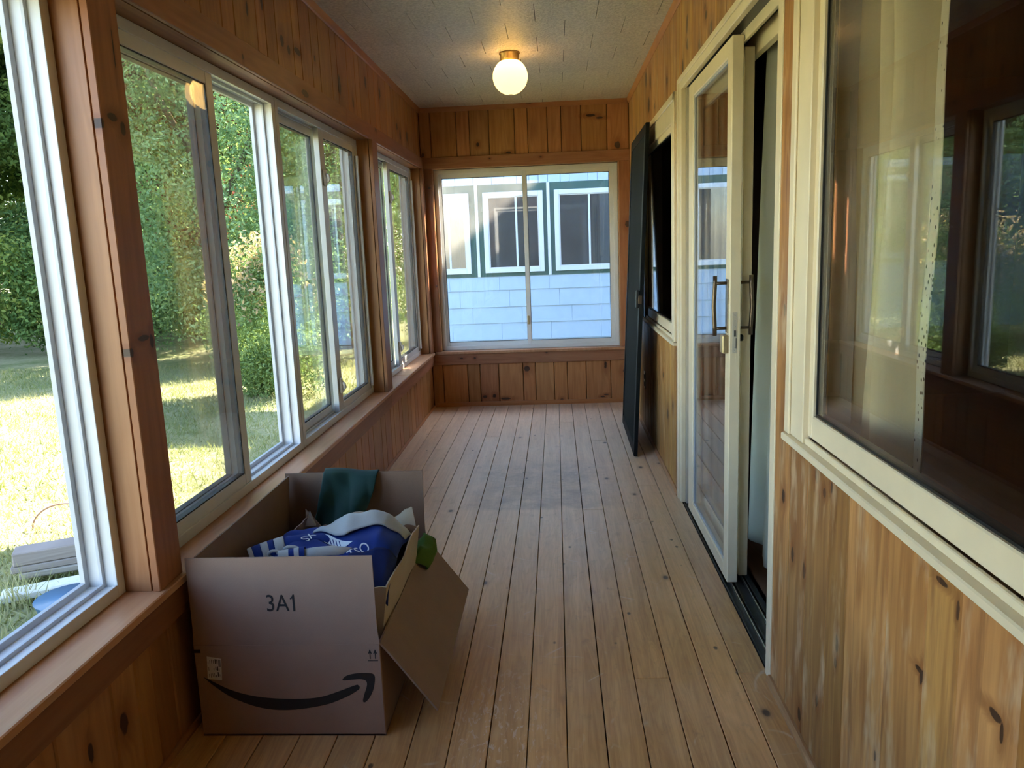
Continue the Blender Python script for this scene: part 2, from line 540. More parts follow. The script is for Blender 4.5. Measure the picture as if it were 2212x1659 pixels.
def prism(name, poly, axis, a, b, mat, parent=None):
    """extrude a polygon given in the two other axes between a and b along axis"""
    def mk(p, t):
        if axis == 'x':
            return (t, p[0], p[1])
        if axis == 'y':
            return (p[0], t, p[1])
        return (p[0], p[1], t)
    bm = bmesh.new()
    A = [bm.verts.new(mk(p, a)) for p in poly]
    B = [bm.verts.new(mk(p, b)) for p in poly]
    n = len(poly)
    bm.faces.new(A)
    bm.faces.new(B[::-1])
    for i in range(n):
        bm.faces.new((A[i], A[(i + 1) % n], B[(i + 1) % n], B[i]))
    return bm_obj(name, bm, mat, parent)


def sheet(name, fn, nu, nv, mat, parent=None, thick=0.0, smooth=True):
    vs = [fn(i / nu, j / nv) for j in range(nv + 1) for i in range(nu + 1)]
    fs = [(j * (nu + 1) + i, j * (nu + 1) + i + 1, (j + 1) * (nu + 1) + i + 1, (j + 1) * (nu + 1) + i) for j in range(nv) for i in range(nu)]
    o = mesh_obj(name, vs, fs, mat, parent, smooth)
    if thick:
        sd = o.modifiers.new('thickness', 'SOLIDIFY')
        sd.thickness = thick
        sd.offset = 0
    return o


def struct(o, label, cat):
    return tag(o, label, cat, kind='structure')


# ================================================================== FLOOR
floor = boxes('floor', [(-0.16, W + 0.16, Y0 - 0.1, L + 0.16, -0.12, -0.022)], M_DARKGAP)
struct(floor, 'long worn wooden plank floor of the porch', 'floor')
PW = 0.1035
joints = {0: [3.1], 1: [2.9, 5.4], 2: [4.9], 3: [4.085], 4: [1.2], 5: [5.2], 6: [0.9], 7: [4.055], 8: [0.6], 9: [0.3], 10: [5.6, 0.9], 11: [3.66], 12: [2.149, 5.03], 13: [3.52], 14: [4.03, 0.8], 15: [2.172]}
for c in range(-1, 16):
    x0 = max(0.0045 + PW * c, -0.006)
    x1 = min(0.0045 + PW * (c + 1), W + 0.004)
    if x1 - x0 < 0.004:
        continue
    ys = [Y0] + sorted(joints.get(c, [])) + [L + 0.004]
    gap = 0.0016 if c % 3 else 0.0009
    for a, b in zip(ys, ys[1:]):
        piece('floor_plank', x0 + gap, x1 - gap, a + 0.0009, b - 0.0009, -0.022, 0.0, M_FLOOR, floor, 0.0014)

# ================================================================== CEILING
ceiling = boxes('ceiling', [(-0.16, W + 0.16, Y0 - 0.1, L + 0.16, HC + 0.012, HC + 0.10)], M_DARKGAP)
struct(ceiling, 'cream ceiling of staggered square fibre tiles', 'ceiling')
TS_X, TS_Y = 0.2985, 0.2925
row = 0
y = 3.800 - TS_Y * 18
while y < L:
    y1 = min(y + TS_Y, L + 0.003)
    ya = max(y, Y0)
    if y1 > Y0 + 0.01:
        kk = round((y - 3.800) / TS_Y)
        xo = 0.380 - TS_X * 2 if kk % 2 == 0 else 0.2285 - TS_X * 2
        while xo < W:
            a, b = max(xo, -0.005), min(xo + TS_X, W + 0.005)
            if b - a > 0.01 and y1 - ya > 0.01:
                piece('ceiling_tile', a + 0.0013, b - 0.0013, ya + 0.0004, y1 - 0.0004, HC, HC + 0.013, M_TILE, ceiling, 0.0)
            xo += TS_X
    y += TS_Y

# ================================================================== WALL LEFT (windows)
XO = -0.155   # outside face of the window wall
WINS = [(-0.82, 0.485), (0.489, 1.786), (1.903, 3.200), (3.204, 4.510), (4.637, 6.186)]
M_SIDING = plain('white_siding_shingle', (0.62, 0.68, 0.74), 0.7, 0.3, var=0.05, scale=8, bump=0.1)
lst = [(XO, -0.018, Y0 - 0.1, L + 0.15, -0.5, ST - 0.02), (XO, -0.018, Y0 - 0.1, L + 0.15, HB, HC + 0.02)]
for a, b in ((Y0 - 0.1, -0.82), (1.786, 1.903), (4.51, 4.637), (6.186, L + 0.15)):
    lst.append((XO, -0.022, a + 0.012, b - 0.012, ST - 0.02, HB))
wall_left = boxes('wall_left', lst, M_DARKGAP)
struct(wall_left, 'left window wall of upright pine boards above and below the windows', 'wall')


def seams(lst, lo, hi, pat=(0.155, 0.104, 0.206, 0.155, 0.104, 0.206)):
    s = sorted(lst)
    i = 0
    while s[0] > lo + 0.03:
        s.insert(0, s[0] - pat[i % len(pat)])
        i += 1
    while s[-1] < hi - 0.03:
        s.append(s[-1] + pat[i % len(pat)])
        i += 1
    s[0], s[-1] = lo, hi
    return s


up_s = seams([2.589, 2.694, 2.9, 2.988, 3.102, 3.3, 3.397, 3.548, 3.664, 3.858, 3.962, 4.151, 4.308, 4.407, 4.615, 4.77, 4.874, 5.08, 5.235, 5.34, 5.546, 5.70, 5.805, 6.01, 6.115], Y0, L)
lo_s = seams([1.368, 1.568, 1.67, 1.744, 1.836, 1.99, 2.2, 2.3, 2.46, 2.56, 2.77, 2.87, 3.02, 3.13, 3.33, 3.48, 3.59, 3.79, 3.9, 4.05, 4.16, 4.36, 4.47, 4.62, 4.72, 4.88, 4.98, 5.18, 5.29, 5.44, 5.54, 5.7, 5.8, 6.0, 6.15], Y0, L)
GAP = 0.0012
for a, b in zip(up_s, up_s[1:]):
    piece('board', -0.018, 0.0, a + GAP, b - GAP, HB + 0.03, HC, M_PINE_LEFT, wall_left, 0.004)
for a, b in zip(lo_s, lo_s[1:]):
    piece('board', -0.018, 0.0, a + GAP, b - GAP, 0.0, ST - 0.025, M_PINE_LEFT_LOW, wall_left, 0.004)
# casings and recess lining
CF = 0.019
tr = empty('trim_1', (0, 0, 0))
struct(tr, 'reddish pine casing boards framing the left windows', 'trim')
piece('head_board', 0.0, CF - 0.004, Y0, 4.02, HB, HT, M_TRIM_LEFT_H, tr, 0.002)
piece('head_board', 0.0, CF - 0.004, 4.02, L, HB, HT, M_TRIM_LEFT_H, tr, 0.002)
for a, b in ((Y0, -0.82), (1.784, 1.903), (4.508, 4.635), (6.186, L - 0.002)):
    piece('upright_board', 0.004, CF + 0.005, a, b, ST, HB, M_TRIM_LEFT_V, tr, 0.002)
for a, b in ((Y0, -0.82), (1.786, 1.903), (4.51, 4.637), (6.186, L)):
    for yy in ((a, a + 0.012), (b - 0.012, b)):
        piece('jamb_board', -0.072, 0.0, yy[0], yy[1], ST, HB, M_JAMB, tr, 0.001)
piece('soffit_board', -0.13, -0.002, Y0, 1.79, HB - 0.001, HB + 0.014, M_JAMB, tr, 0.0)
piece('soffit_board', -0.13, -0.002, 1.79, 4.58, HB - 0.001, HB + 0.014, M_JAMB, tr, 0.0)
piece('soffit_board', -0.13, -0.002, 4.58, L, HB - 0.001, HB + 0.014, M_JAMB, tr, 0.0)
piece('stool_board', -0.13, 0.037, Y0, 4.60, ST - 0.022, ST, M_STOOL, tr, 0.003)
piece('stool_board', -0.13, 0.037, 4.60, 5.135, ST - 0.022, ST, M_STOOL, tr, 0.003)
piece('stool_board', -0.13, 0.037, 5.137, L - 0.036, ST - 0.022, ST, M_STOOL, tr, 0.003)
piece('apron_board', 0.0, 0.02, Y0, 4.60, AB, ST - 0.022, M_TRIM_LEFT_H, tr, 0.002)
piece('apron_board', 0.0, 0.02, 4.60, L, AB, ST - 0.022, M_TRIM_LEFT_H, tr, 0.002)


# ------------------------------------------------------------------ left windows
def ring_y(x0, x1, y0, y1, z0, z1, w):
    """four boxes making a rectangular frame in the y-z plane"""
    return [(x0, x1, y0, y0 + w, z0, z1), (x0, x1, y1 - w, y1, z0, z1), (x0, x1, y0 + w, y1 - w, z0, z0 + w), (x0, x1, y0 + w, y1 - w, z1 - w, z1)]


def ring_x(y0, y1, x0, x1, z0, z1, w):
    return [(x0, x0 + w, y0, y1, z0, z1), (x1 - w, x1, y0, y1, z0, z1), (x0 + w, x1 - w, y0, y1, z0, z0 + w), (x0 + w, x1 - w, y0, y1, z1 - w, z1)]


def frame_parts(name, rg, mat, parent, bev):
    nm = ('stile', 'stile', 'rail', 'rail')
    for n_, b in zip(nm, rg):
        boxes(n_, [b], mat, parent, bev)


M_IVORY_LATCH = plain('warm_white_latch', (0.80, 0.76, 0.70), 0.35)


def latch(x, y, z, parent):
    o = boxes('latch', [(x, x + 0.012, y - 0.020, y + 0.020, z - 0.040, z + 0.040)], M_IVORY_LATCH, parent, 0.005)
    bm = bmesh.new()
    add_tube(bm, [(x + 0.012, y, z + 0.018), (x + 0.022, y, z + 0.010), (x + 0.026, y, z - 0.008), (x + 0.016, y, z - 0.024)], [0.007, 0.009, 0.008, 0.005], 8)
    bm_obj('lever', bm, M_IVORY_LATCH, o, True)
    return o


def sash(x0, x1, y0, y1, z0, z1, parent, near_w=0.05, far_w=0.05, rail=0.042, double=False):
    s = boxes('sash', [(x0, x1, y0, y0 + near_w, z0, z1), (x0, x1, y1 - far_w, y1, z0, z1), (x0, x1, y0 + near_w, y1 - far_w, z0, z0 + rail), (x0, x1, y0 + near_w, y1 - far_w, z1 - rail, z1)], M_VINYL, parent, 0.002)
    xm = (x0 + x1) / 2
    ya, yb, za, zb = y0 + near_w, y1 - far_w, z0 + rail, z1 - rail
    boxes('gasket', ring_y(xm - 0.011, xm + 0.011, ya - 0.002, yb + 0.002, za - 0.002, zb + 0.002, 0.006), M_GASKET, s)
    for dx in ((-0.0075, 0.0075) if double else (0.0,)):
        boxes('pane', [(xm + dx - 0.0012, xm + dx + 0.0012, ya, yb, za, zb)], M_GLASS, s)
    return s


def left_window(n, y0, y1, inner, outer, label, mid_near):
    w = empty('window_%d' % n, (-0.1, (y0 + y1) / 2, ST))
    struct(w, label, 'window')
    z0, z1 = ST, HB - 0.002
    fr = boxes('frame', ring_y(-0.155, -0.068, y0, y1, z0, z1, 0.028), M_VINYL, w, 0.0015)
    boxes('lip', ring_y(-0.076, -0.066, y0 + 0.002, y1 - 0.002, z0 + 0.002, z1 - 0.002, 0.032), M_VINYL, fr, 0.001)
    boxes('track', ring_y(-0.108, -0.100, y0 + 0.02, y1 - 0.02, z0 + 0.02, z1 - 0.02, 0.018), M_VINYL_IN, fr, 0.0008)
    boxes('track', ring_y(-0.155, -0.142, y0 + 0.02, y1 - 0.02, z0 + 0.02, z1 - 0.02, 0.024), M_VINYL_IN, fr, 0.0008)
    a, b, c, d = y0 + 0.031, y1 - 0.031, z0 + 0.03, z1 - 0.03
    nb = mid_near
    if inner == 'near':
        sash(-0.099, -0.072, a, nb + 0.05, c, d, w, double=(n == 3))
    else:
        si = sash(-0.099, -0.072, nb, b, c, d, w, 0.078, 0.05, double=(n > 3))
        boxes('pull_rail', [(-0.072, -0.052, b - 0.022, b - 0.004, c + 0.02, d - 0.06)], M_VINYL, si, 0.003)
        latch(-0.072, nb + 0.036, 1.655, si)
        latch(-0.072, nb + 0.036, 0.625, si)
    if outer == 'near':
        sash(-0.139, -0.112, a, nb + (0.05 if inner == 'far' else 0.04), c, d, w, double=(n > 3))
    return w


left_window(1, *WINS[0], 'far', 'near', 'white sliding window beside the camera, nearest the wall behind', -0.17)
left_window(2, *WINS[1], 'near', 'near', 'white sliding window at the left edge, slid open on the lawn', 1.10)
left_window(3, *WINS[2], 'near', 'near', 'white sliding window beside the cardboard box, far half slid open', 2.585)
left_window(4, *WINS[3], 'far', 'near', 'closed white sliding window with two latches, between the half open window and the second pine post', 3.80)
left_window(5, *WINS[4], 'far', 'near', 'closed white sliding window next to the far left corner', 5.33)

# ================================================================== WALL BACK
wall_back = boxes('wall_back', [(-0.155, W + 0.12, L + 0.018, L + 0.15, -0.5, ST - 0.02), (-0.155, W + 0.12, L + 0.018, L + 0.15, HB, HC + 0.02),
                                (-0.155, 0.076, L + 0.018, L + 0.15, ST - 0.02, HB), (1.562, W + 0.12, L + 0.018, L + 0.15, ST - 0.02, HB)], M_DARKGAP)
struct(wall_back, 'far end wall of upright pine boards around the wide window', 'wall')
bs = [0.0, 0.088, 0.293, 0.396, 0.551, 0.752, 0.855, 1.008, 1.116, 1.270, 1.471, W]
for a, b in zip(bs, bs[1:]):
    piece('board', a + 0.0018, b - 0.0018, L, L + 0.018, HB + 0.03, HC, M_PINE_BACK, wall_back, 0.005)
    piece('board', a + 0.0018, b - 0.0018, L, L + 0.018, 0.0, ST - 0.025, M_PINE_BACK_LOW, wall_back, 0.005)
tb = empty('trim_2', (0, L, 0))
struct(tb, 'reddish pine casing boards framing the far end window', 'trim')
piece('head_board', 0.0, W, L - 0.015, L, HB, HT, M_TRIM_BACK_H, tb, 0.002)
piece('upright_board', 0.0, 0.084, L - 0.012, L + 0.018, ST, HB, M_TRIM_BACK_V, tb, 0.002)
piece('upright_board', 1.555, W, L - 0.012, L + 0.018, ST, HB, M_TRIM_BACK_V, tb, 0.002)
piece('jamb_board', 0.076, 0.088, L + 0.0, L + 0.07, ST, HB, M_JAMB, tb, 0.001)
piece('jamb_board', 1.550, 1.562, L + 0.0, L + 0.07, ST, HB, M_JAMB, tb, 0.001)
piece('soffit_board', 0.08, 1.56, L, L + 0.07, HB - 0.001, HB + 0.012, M_JAMB, tb, 0)
piece('stool_board', 0.04, W, L - 0.030, L + 0.10, ST - 0.022, ST, M_STOOL, tb, 0.003)
piece('apron_board', 0.0, W, L - 0.016, L, AB, ST - 0.022, M_TRIM_BACK_H, tb, 0.002)

wb = empty('window_6', (0.82, L + 0.1, ST))
struct(wb, 'wide white sliding window in the far end wall facing the neighbouring house', 'window')
yb0 = L + 0.058
fr = boxes('frame', ring_x(yb0, L + 0.145, 0.088, 1.550, ST, HB - 0.004, 0.028), M_VINYL, wb, 0.0015)
boxes('lip', ring_x(yb0 - 0.002, yb0 + 0.008, 0.09, 1.548, ST + 0.002, HB - 0.006, 0.032), M_VINYL, fr, 0.001)


def sash_b(x0, x1, y0, y1, z0, z1, lw, rw, rail, mat):
    s = boxes('sash', [(x0, x0 + lw, y0, y1, z0, z1), (x1 - rw, x1, y0, y1, z0, z1), (x0 + lw, x1 - rw, y0, y1, z0, z0 + rail), (x0 + lw, x1 - rw, y0, y1, z1 - rail, z1)], M_VINYL, wb, 0.002)
    ym = (y0 + y1) / 2
    a, b, c, d = x0 + lw, x1 - rw, z0 + rail, z1 - rail
    boxes('gasket', ring_x(ym - 0.011, ym + 0.011, a - 0.002, b + 0.002, c - 0.002, d + 0.002, 0.005), M_GASKET, s)
    boxes('pane', [(a, b, ym + 0.006, ym + 0.0085, c, d)], mat, s)
    return s


s1 = sash_b(0.114, 0.832, L + 0.098, L + 0.125, ST + 0.026, HB - 0.032, 0.028, 0.036, 0.036, M_GLASS_DUSTY)
s2 = sash_b(0.796, 1.518, L + 0.066, L + 0.093, ST + 0.026, HB - 0.032, 0.034, 0.034, 0.038, M_GLASS_DUSTY)
boxes('latch', [(0.80, 0.818, L + 0.058, L + 0.066, 0.66, 0.73)], M_LOCK, s2, 0.003)

# ================================================================== WALL RIGHT
lst = [(W + 0.018, W + 0.12, Y0 - 0.1, 0.66, -0.1, HC + 0.02), (W + 0.018, W + 0.12, 0.66, 1.90, -0.1, 0.775), (W + 0.018, W + 0.12, 0.66, 1.90, 1.90, HC + 0.02),
       (W + 0.018, W + 0.12, 1.90, 2.16, -0.1, HC + 0.02), (W + 0.018, W + 0.12, 2.16, 3.76, 1.985, HC + 0.02), (W + 0.018, W + 0.12, 2.16, 3.76, -0.1, -0.03),
       (W + 0.018, W + 0.12, 3.76, 3.99, -0.1, HC + 0.02), (W + 0.018, W + 0.12, 3.99, 5.25, -0.1, 0.775), (W + 0.018, W + 0.12, 3.99, 5.25, 1.90, HC + 0.02), (W + 0.018, W + 0.12, 5.25, L + 0.15, -0.1, HC + 0.02)]
wall_right = boxes('wall_right', lst, M_DARKGAP)
struct(wall_right, 'right house wall of upright knotty pine boards with door and windows', 'wall')
rs = seams([0.97, 1.127, 1.234, 1.383, 1.579, 1.693, 1.846, 1.991, 2.145, 2.25, 2.45, 2.61, 2.82, 2.98, 3.27, 3.48, 3.75, 3.95, 4.10, 4.20, 4.36, 4.56, 4.67, 4.87, 5.02, 5.13, 5.33, 5.48, 5.69, 5.84, 5.95, 6.15], Y0, L)
ZONES = [(Y0, 0.545, [(0, HC)]), (0.545, 1.985, [(0, 0.775), (1.975, HC)]), (1.985, 2.135, [(0, HC)]), (2.135, 3.82, [(2.01, HC)]), (3.82, 3.90, [(0, HC)]), (3.90, 5.345, [(0, 0.775), (1.975, HC)]), (5.345, L, [(0, HC)])]
for a, b in zip(rs, rs[1:]):
    for z_ in ZONES:
        ya, yb = max(a, z_[0]), min(b, z_[1])
        if yb - ya > 0.006:
            for za, zb in z_[2]:
                piece('board', W, W + 0.018, ya + GAP * 0.6, yb - GAP * 0.6, za, zb, M_PINE_RIGHT if ya < 2.14 else M_PINE_RIGHT_FAR, wall_right)

# wall behind the camera
wr = boxes('wall_rear', [(-0.1, W + 0.1, Y0 - 0.08, Y0, 0.0, HC)], M_PINE_BACK)
struct(wr, 'pine wall at the near end of the porch behind the camera', 'wall')

# crown and base mouldings
q = 0.019
crown = [(0, 0), (0.030, 0), (0.034, 0.004), (0.030, 0.010)]


def crown_poly(s, base):   # profile: (offset from wall, z)
    return [(base, HC), (base + s * q, HC), (base + s * (q - 0.003), HC - 0.010), (base + s * 0.008, HC - 0.028), (base + s * 0.003, HC - 0.034), (base, HC - 0.034)]


struct(prism('trim_3', crown_poly(1, 0.0), 'y', Y0, L, M_CROWN), 'pine cove moulding along the ceiling above the left windows', 'trim')
struct(prism('trim_4', crown_poly(-1, W), 'y', Y0, L, M_CROWN), 'pine cove moulding along the ceiling above the sliding door', 'trim')
struct(prism('trim_5', crown_poly(-1, L), 'x', q * 0.9, W - q * 0.9, M_CROWN_X), 'pine cove moulding along the ceiling of the far end wall', 'trim')
bp = lambda s, base, h=0.016, d=0.012: [(base, 0), (base + s * d, 0), (base + s * d, h * 0.5), (base + s * d * 0.5, h), (base, h)]
struct(prism('baseboard_left', bp(1, 0.0), 'y', Y0, L, M_CROWN), 'narrow pine shoe moulding at the foot of the left wall', 'baseboard')
M_BASE_R = pine('pine_shoe_worn', 2, 1, (0.52, 0.30, 0.16), (0.38, 0.19, 0.09), [], knot_amt=0.03, wear=0.6)
struct(prism('baseboard_right', bp(-1, W, 0.022, 0.014), 'y', Y0, 2.127, M_BASE_R), 'worn pine shoe moulding below the near right window', 'baseboard')
struct(prism('baseboard_far', bp(-1, W, 0.022, 0.014), 'y', 3.84, L, M_BASE_R), 'pine shoe moulding at the foot of the right wall beyond the door', 'baseboard')
struct(prism('baseboard_back', bp(-1, L, 0.034, 0.016), 'x', 0.012, W - 0.014, M_CROWN_X), 'pine shoe moulding at the foot of the far end wall', 'baseboard')


# ------------------------------------------------------------------ right wall windows
def right_window(n, y0, y1, label):
    """y0..y1 outside of the casing"""
    w = empty('window_%d' % n, (W, (y0 + y1) / 2, 0.78))
    struct(w, label, 'window')
    cw = 0.128
    zt = 1.985
    for a, b in ((y0, y0 + cw), (y1 - cw, y1)):
        c = boxes('casing', [(W - 0.010, W + 0.016, a, b, 0.788, zt)], M_PAINT, w, 0.002)
        far = b == y1
        e = (b - 0.035, b) if far else (a, a + 0.035)
        boxes('casing_band', [(W - 0.017, W - 0.009, e[0], e[1], 0.788, zt)], M_PAINT, c, 0.003)
    c = boxes('head_casing', [(W - 0.010, W + 0.016, y0 + cw, y1 - cw, zt - cw, zt)], M_PAINT, w, 0.002)
    boxes('casing_band', [(W - 0.017, W - 0.009, y0, y1, zt - 0.035, zt + 0.001)], M_PAINT, c, 0.003)
    boxes('jamb', [(W + 0.016, W + 0.11, y0 + 0.10, y0 + 0.112, 0.78, 1.90), (W + 0.016, W + 0.11, y1 - 0.112, y1 - 0.10, 0.78, 1.90), (W + 0.016, W + 0.11, y0 + 0.10, y1 - 0.10, 1.888, 1.90)], M_PAINT2, w)
    st = boxes('sill', [(W - 0.024, W + 0.10, y0 - 0.003, y1 + 0.003, 0.768, 0.787)], M_PAINT, w, 0.003)
    boxes('sill_stop', [(W - 0.004, W + 0.006, y0 + cw, y1 - cw, 0.787, 0.803)], M_PAINT, st, 0.002)
    a, b = y0 + 0.088, y1 - 0.088
    s = boxes('sash', [(W + 0.004, W + 0.040, a, a + 0.066, 0.806, 1.888), (W + 0.004, W + 0.040, b - 0.066, b, 0.806, 1.888), (W + 0.004, W + 0.040, a + 0.066, b - 0.066, 0.806, 0.862), (W + 0.004, W + 0.040, a + 0.066, b - 0.066, 1.83, 1.888)], M_PAINT, w, 0.003)
    boxes('gasket', ring_y(W + 0.012, W + 0.034, a + 0.064, b - 0.064, 0.860, 1.832, 0.007), M_METAL_DARK, s)
    boxes('pane', [(W + 0.014, W + 0.017, a + 0.066, b - 0.066, 0.862, 1.83)], M_GLASS_DOOR, s)
    return w


right_window(7, 0.54, 1.995, 'large cream framed house window at the right edge')
right_window(8, 3.888, 5.355, 'cream framed house window behind the leaning dark screen')

# ------------------------------------------------------------------ sliding door
door = empty('door_1', (W, 2.95, 0))
struct(door, 'cream framed sliding glass door standing partly open in the right wall', 'door')
boxes('near_casing', [(W - 0.004, W + 0.018, 2.127, 2.173, 0.0, 2.02)], M_PAINT, door, 0.002)
c = boxes('far_casing', [(W - 0.004, W + 0.018, 3.745, 3.837, 0.0, 2.022)], M_PAINT, door, 0.002)
boxes('casing_band', [(W - 0.010, W - 0.003, 3.800, 3.837, 0.0, 2.022)], M_PAINT, c, 0.002)
c = boxes('head_casing', [(W - 0.004, W + 0.018, 2.173, 3.745, 1.968, 2.022)], M_PAINT, door, 0.002)
boxes('casing_band', [(W - 0.010, W - 0.003, 2.127, 3.80, 2.000, 2.023)], M_PAINT, c, 0.002)
boxes('jamb', [(W + 0.018, W + 0.135, 2.148, 2.173, 0.0, 1.985)], M_PAINT2, door)
boxes('jamb', [(W + 0.018, W + 0.135, 3.730, 3.76, 0.0, 1.985)], M_PAINT2, door)
h = boxes('head_jamb', [(W + 0.018, W + 0.135, 2.173, 3.73, 1.972, 1.985)], M_METAL_DARK, door)
boxes('head_stop', [(W + 0.054, W + 0.066, 2.173, 3.73, 1.935, 1.972)], M_PAINT, h, 0.001)
boxes('head_stop', [(W + 0.108, W + 0.132, 2.173, 3.73, 1.905, 1.972)], M_PAINT, h, 0.001)
tk = boxes('sill_track', [(W + 0.001, W + 0.135, 2.173, 3.73, -0.028, -0.004)], M_METAL_DARK, door)
for xx in (W + 0.006, W + 0.044, W + 0.094):
    boxes('guide', [(xx, xx + 0.006, 2.173, 3.73, -0.004, 0.004)], M_METAL_DARK, tk, 0.001)
for xx in (W + 0.030, W + 0.080):
    boxes('rail', [(xx, xx + 0.004, 2.173, 3.73, -0.004, 0.010)], M_STEEL, tk, 0.001)


def door_panel(x0, x1, y0, y1, z0, z1, near_w, far_w, top, bot):
    p = boxes('sliding_panel', [(x0, x1, y0, y0 + near_w, z0, z1), (x0, x1, y1 - far_w, y1, z0, z1), (x0, x1, y0 + near_w, y1 - far_w, z0, z0 + bot), (x0, x1, y0 + near_w, y1 - far_w, z1 - top, z1)], M_PAINT, door, 0.003)
    a, b, c_, d_ = y0 + near_w, y1 - far_w, z0 + bot, z1 - top
    boxes('glazing_bead', ring_y(x0 + 0.006, x0 + 0.014, a - 0.001, b + 0.001, c_ - 0.001, d_ + 0.001, 0.010), M_VINYL_IN, p, 0.001)
    xm = (x0 + x1) / 2
    boxes('pane', [(xm - 0.008, xm - 0.005, a, b, c_, d_)], M_GLASS_DOOR, p)
    return p


p1 = door_panel(W + 0.012, W + 0.051, 2.775, 3.63, 0.014, 1.955, 0.067, 0.105, 0.060, 0.056)
p2 = door_panel(W + 0.068, W + 0.102, 2.835, 3.73, 0.014, 1.93, 0.075, 0.09, 0.07, 0.08)


def pull(sgn, xf, parent):
    xb = xf + sgn * 0.044
    hb = tube('handle', [(xb, 2.812, 0.945), (xb, 2.812, 0.975), (xb + sgn * 0.004, 2.812, 1.05), (xb, 2.812, 1.13), (xb, 2.812, 1.158)], 0.0075, M_BRONZE, parent, 12)
    for z_ in (0.971, 1.132):
        tube('post', [(xf, 2.812, z_), (xb, 2.812, z_)], 0.0055, M_BRONZE, hb, 8)
    boxes('back_plate', [(min(xf, xf + sgn * 0.004), max(xf, xf + sgn * 0.004), 2.795, 2.829, 0.955, 1.146)], M_BRONZE, hb, 0.0015)


pull(-1, W + 0.012, p1)
pull(1, W + 0.051, p1)
boxes('lock_box', [(W - 0.010, W + 0.012, 2.785, 2.832, 0.882, 0.948)], M_LOCK, p1, 0.004)
pl = boxes('strike_plate', [(W + 0.022, W + 0.039, 2.7735, 2.7755, 0.884, 1.030)], M_PAINT2, p1, 0.0006)
for z_ in (1.020, 1.000, 0.98, 0.905, 0.893):
    tube('screw', [(W + 0.0305, 2.7740, z_), (W + 0.0305, 2.7728, z_)], 0.0024, M_STEEL, pl, 8)
boxes('slot', [(W + 0.0285, W + 0.0335, 2.7722, 2.7740, 0.944, 0.966), (W + 0.0345, W + 0.0360, 2.7722, 2.7740, 0.902, 0.938)], M_BLACK, pl)
boxes('thumb_latch', [(W + 0.051, W + 0.066, 2.79, 2.812, 0.925, 0.948)], M_BLACK, p1, 0.004)

# outlet
M_IVORY = plain('ivory_outlet_plastic', (0.66, 0.60, 0.46), 0.4)
ou = empty('wall_outlet', (W, 5.32, 0.285))
tag(ou, 'ivory double outlet low on the pine wall beside the leaning screen', 'outlet')
boxes('cover_plate', [(W - 0.006, W, 5.288, 5.358, 0.287, 0.408)], M_IVORY, ou, 0.003)
for z_ in (0.322, 0.373):
    s_ = boxes('socket', [(W - 0.009, W - 0.005, 5.305, 5.341, z_ - 0.016, z_ + 0.016)], M_BLACK, ou, 0.003)

# ================================================================== CEILING LAMP
def lamp_mat():
    t = NT('opal_lamp_globe')
    em = t.n('ShaderNodeEmission')
    em.inputs['Color'].default_value = (1.0, 0.62, 0.22, 1)
    em.inputs['Strength'].default_value = 0.13
    tl = t.n('ShaderNodeBsdfTranslucent')
    tl.inputs[0].default_value = (1.0, 0.86, 0.55, 1)
    gl = t.n('ShaderNodeBsdfGlossy')
    gl.inputs['Roughness'].default_value = 0.12
    mx = t.n('ShaderNodeMixShader')
    mx.inputs[0].default_value = 0.04
    t.l(tl.outputs[0], mx.inputs[1])
    t.l(gl.outputs[0], mx.inputs[2])
    ad = t.n('ShaderNodeAddShader')
    t.l(em.outputs[0], ad.inputs[0])
    t.l(mx.outputs[0], ad.inputs[1])
    t.mat.cycles.emission_sampling = 'NONE'
    return t.done(ad.outputs[0])


LX, LY = 0.814, 4.68
lamp = empty('ceiling_lamp', (LX, LY, HC))
tag(lamp, 'lit opal globe lamp with brass collar on the tiled ceiling', 'lamp')


def lathe(name, prof, mat, parent, seg=40, cx=LX, cy=LY):
    bm = bmesh.new()
    rings = []
    for r_, z_ in prof:
        if r_ < 1e-5:
            rings.append([bm.verts.new((cx, cy, z_))])
        else:
            rings.append([bm.verts.new((cx + r_ * math.cos(2 * PI * i / seg), cy + r_ * math.sin(2 * PI * i / seg), z_)) for i in range(seg)])
    for a, b in zip(rings, rings[1:]):
        for i in range(seg):
            j = (i + 1) % seg
            if len(a) == 1:
                bm.faces.new((a[0], b[i], b[j]))
            elif len(b) == 1:
                bm.faces.new((a[i], b[0], a[j]))
            else:
                bm.faces.new((a[i], b[i], b[j], a[j]))
    return bm_obj(name, bm, mat, parent, True)


GR, GZ = 0.1005, 2.252
lathe('globe', [(GR * math.sin(t_), GZ + GR * 0.99 * math.cos(t_)) for t_ in np.linspace(0.50, PI, 30)], lamp_mat(), lamp)
lathe('collar', [(0.0, HC - 0.001), (0.058, HC - 0.001), (0.060, HC - 0.004), (0.060, HC - 0.008), (0.054, HC - 0.010), (0.054, GZ + 0.083), (0.050, GZ + 0.080)], M_BRASS, lamp)
for i in range(3):
    a_ = 0.3 + i * 2.094
    tube('thumb_screw', [(LX + 0.052 * math.cos(a_), LY + 0.052 * math.sin(a_), GZ + 0.092), (LX + 0.066 * math.cos(a_), LY + 0.066 * math.sin(a_), GZ + 0.092)], 0.0035, M_BRASS, lamp, 8)
lathe('finial', [(0.0, GZ - GR - 0.001), (0.012, GZ - GR + 0.001), (0.013, GZ - GR + 0.004), (0.0, GZ - GR + 0.005)], M_BRASS, lamp, 16)
pt_d = bpy.data.lights.new('bulb', 'POINT')
pt_d.energy = 0.28
pt_d.color = (1.0, 0.70, 0.34)
pt_d.shadow_soft_size = 0.03
pt = bpy.data.objects.new('bulb', pt_d)
link(pt, lamp)
pt.location = (LX, LY, GZ + 0.045)

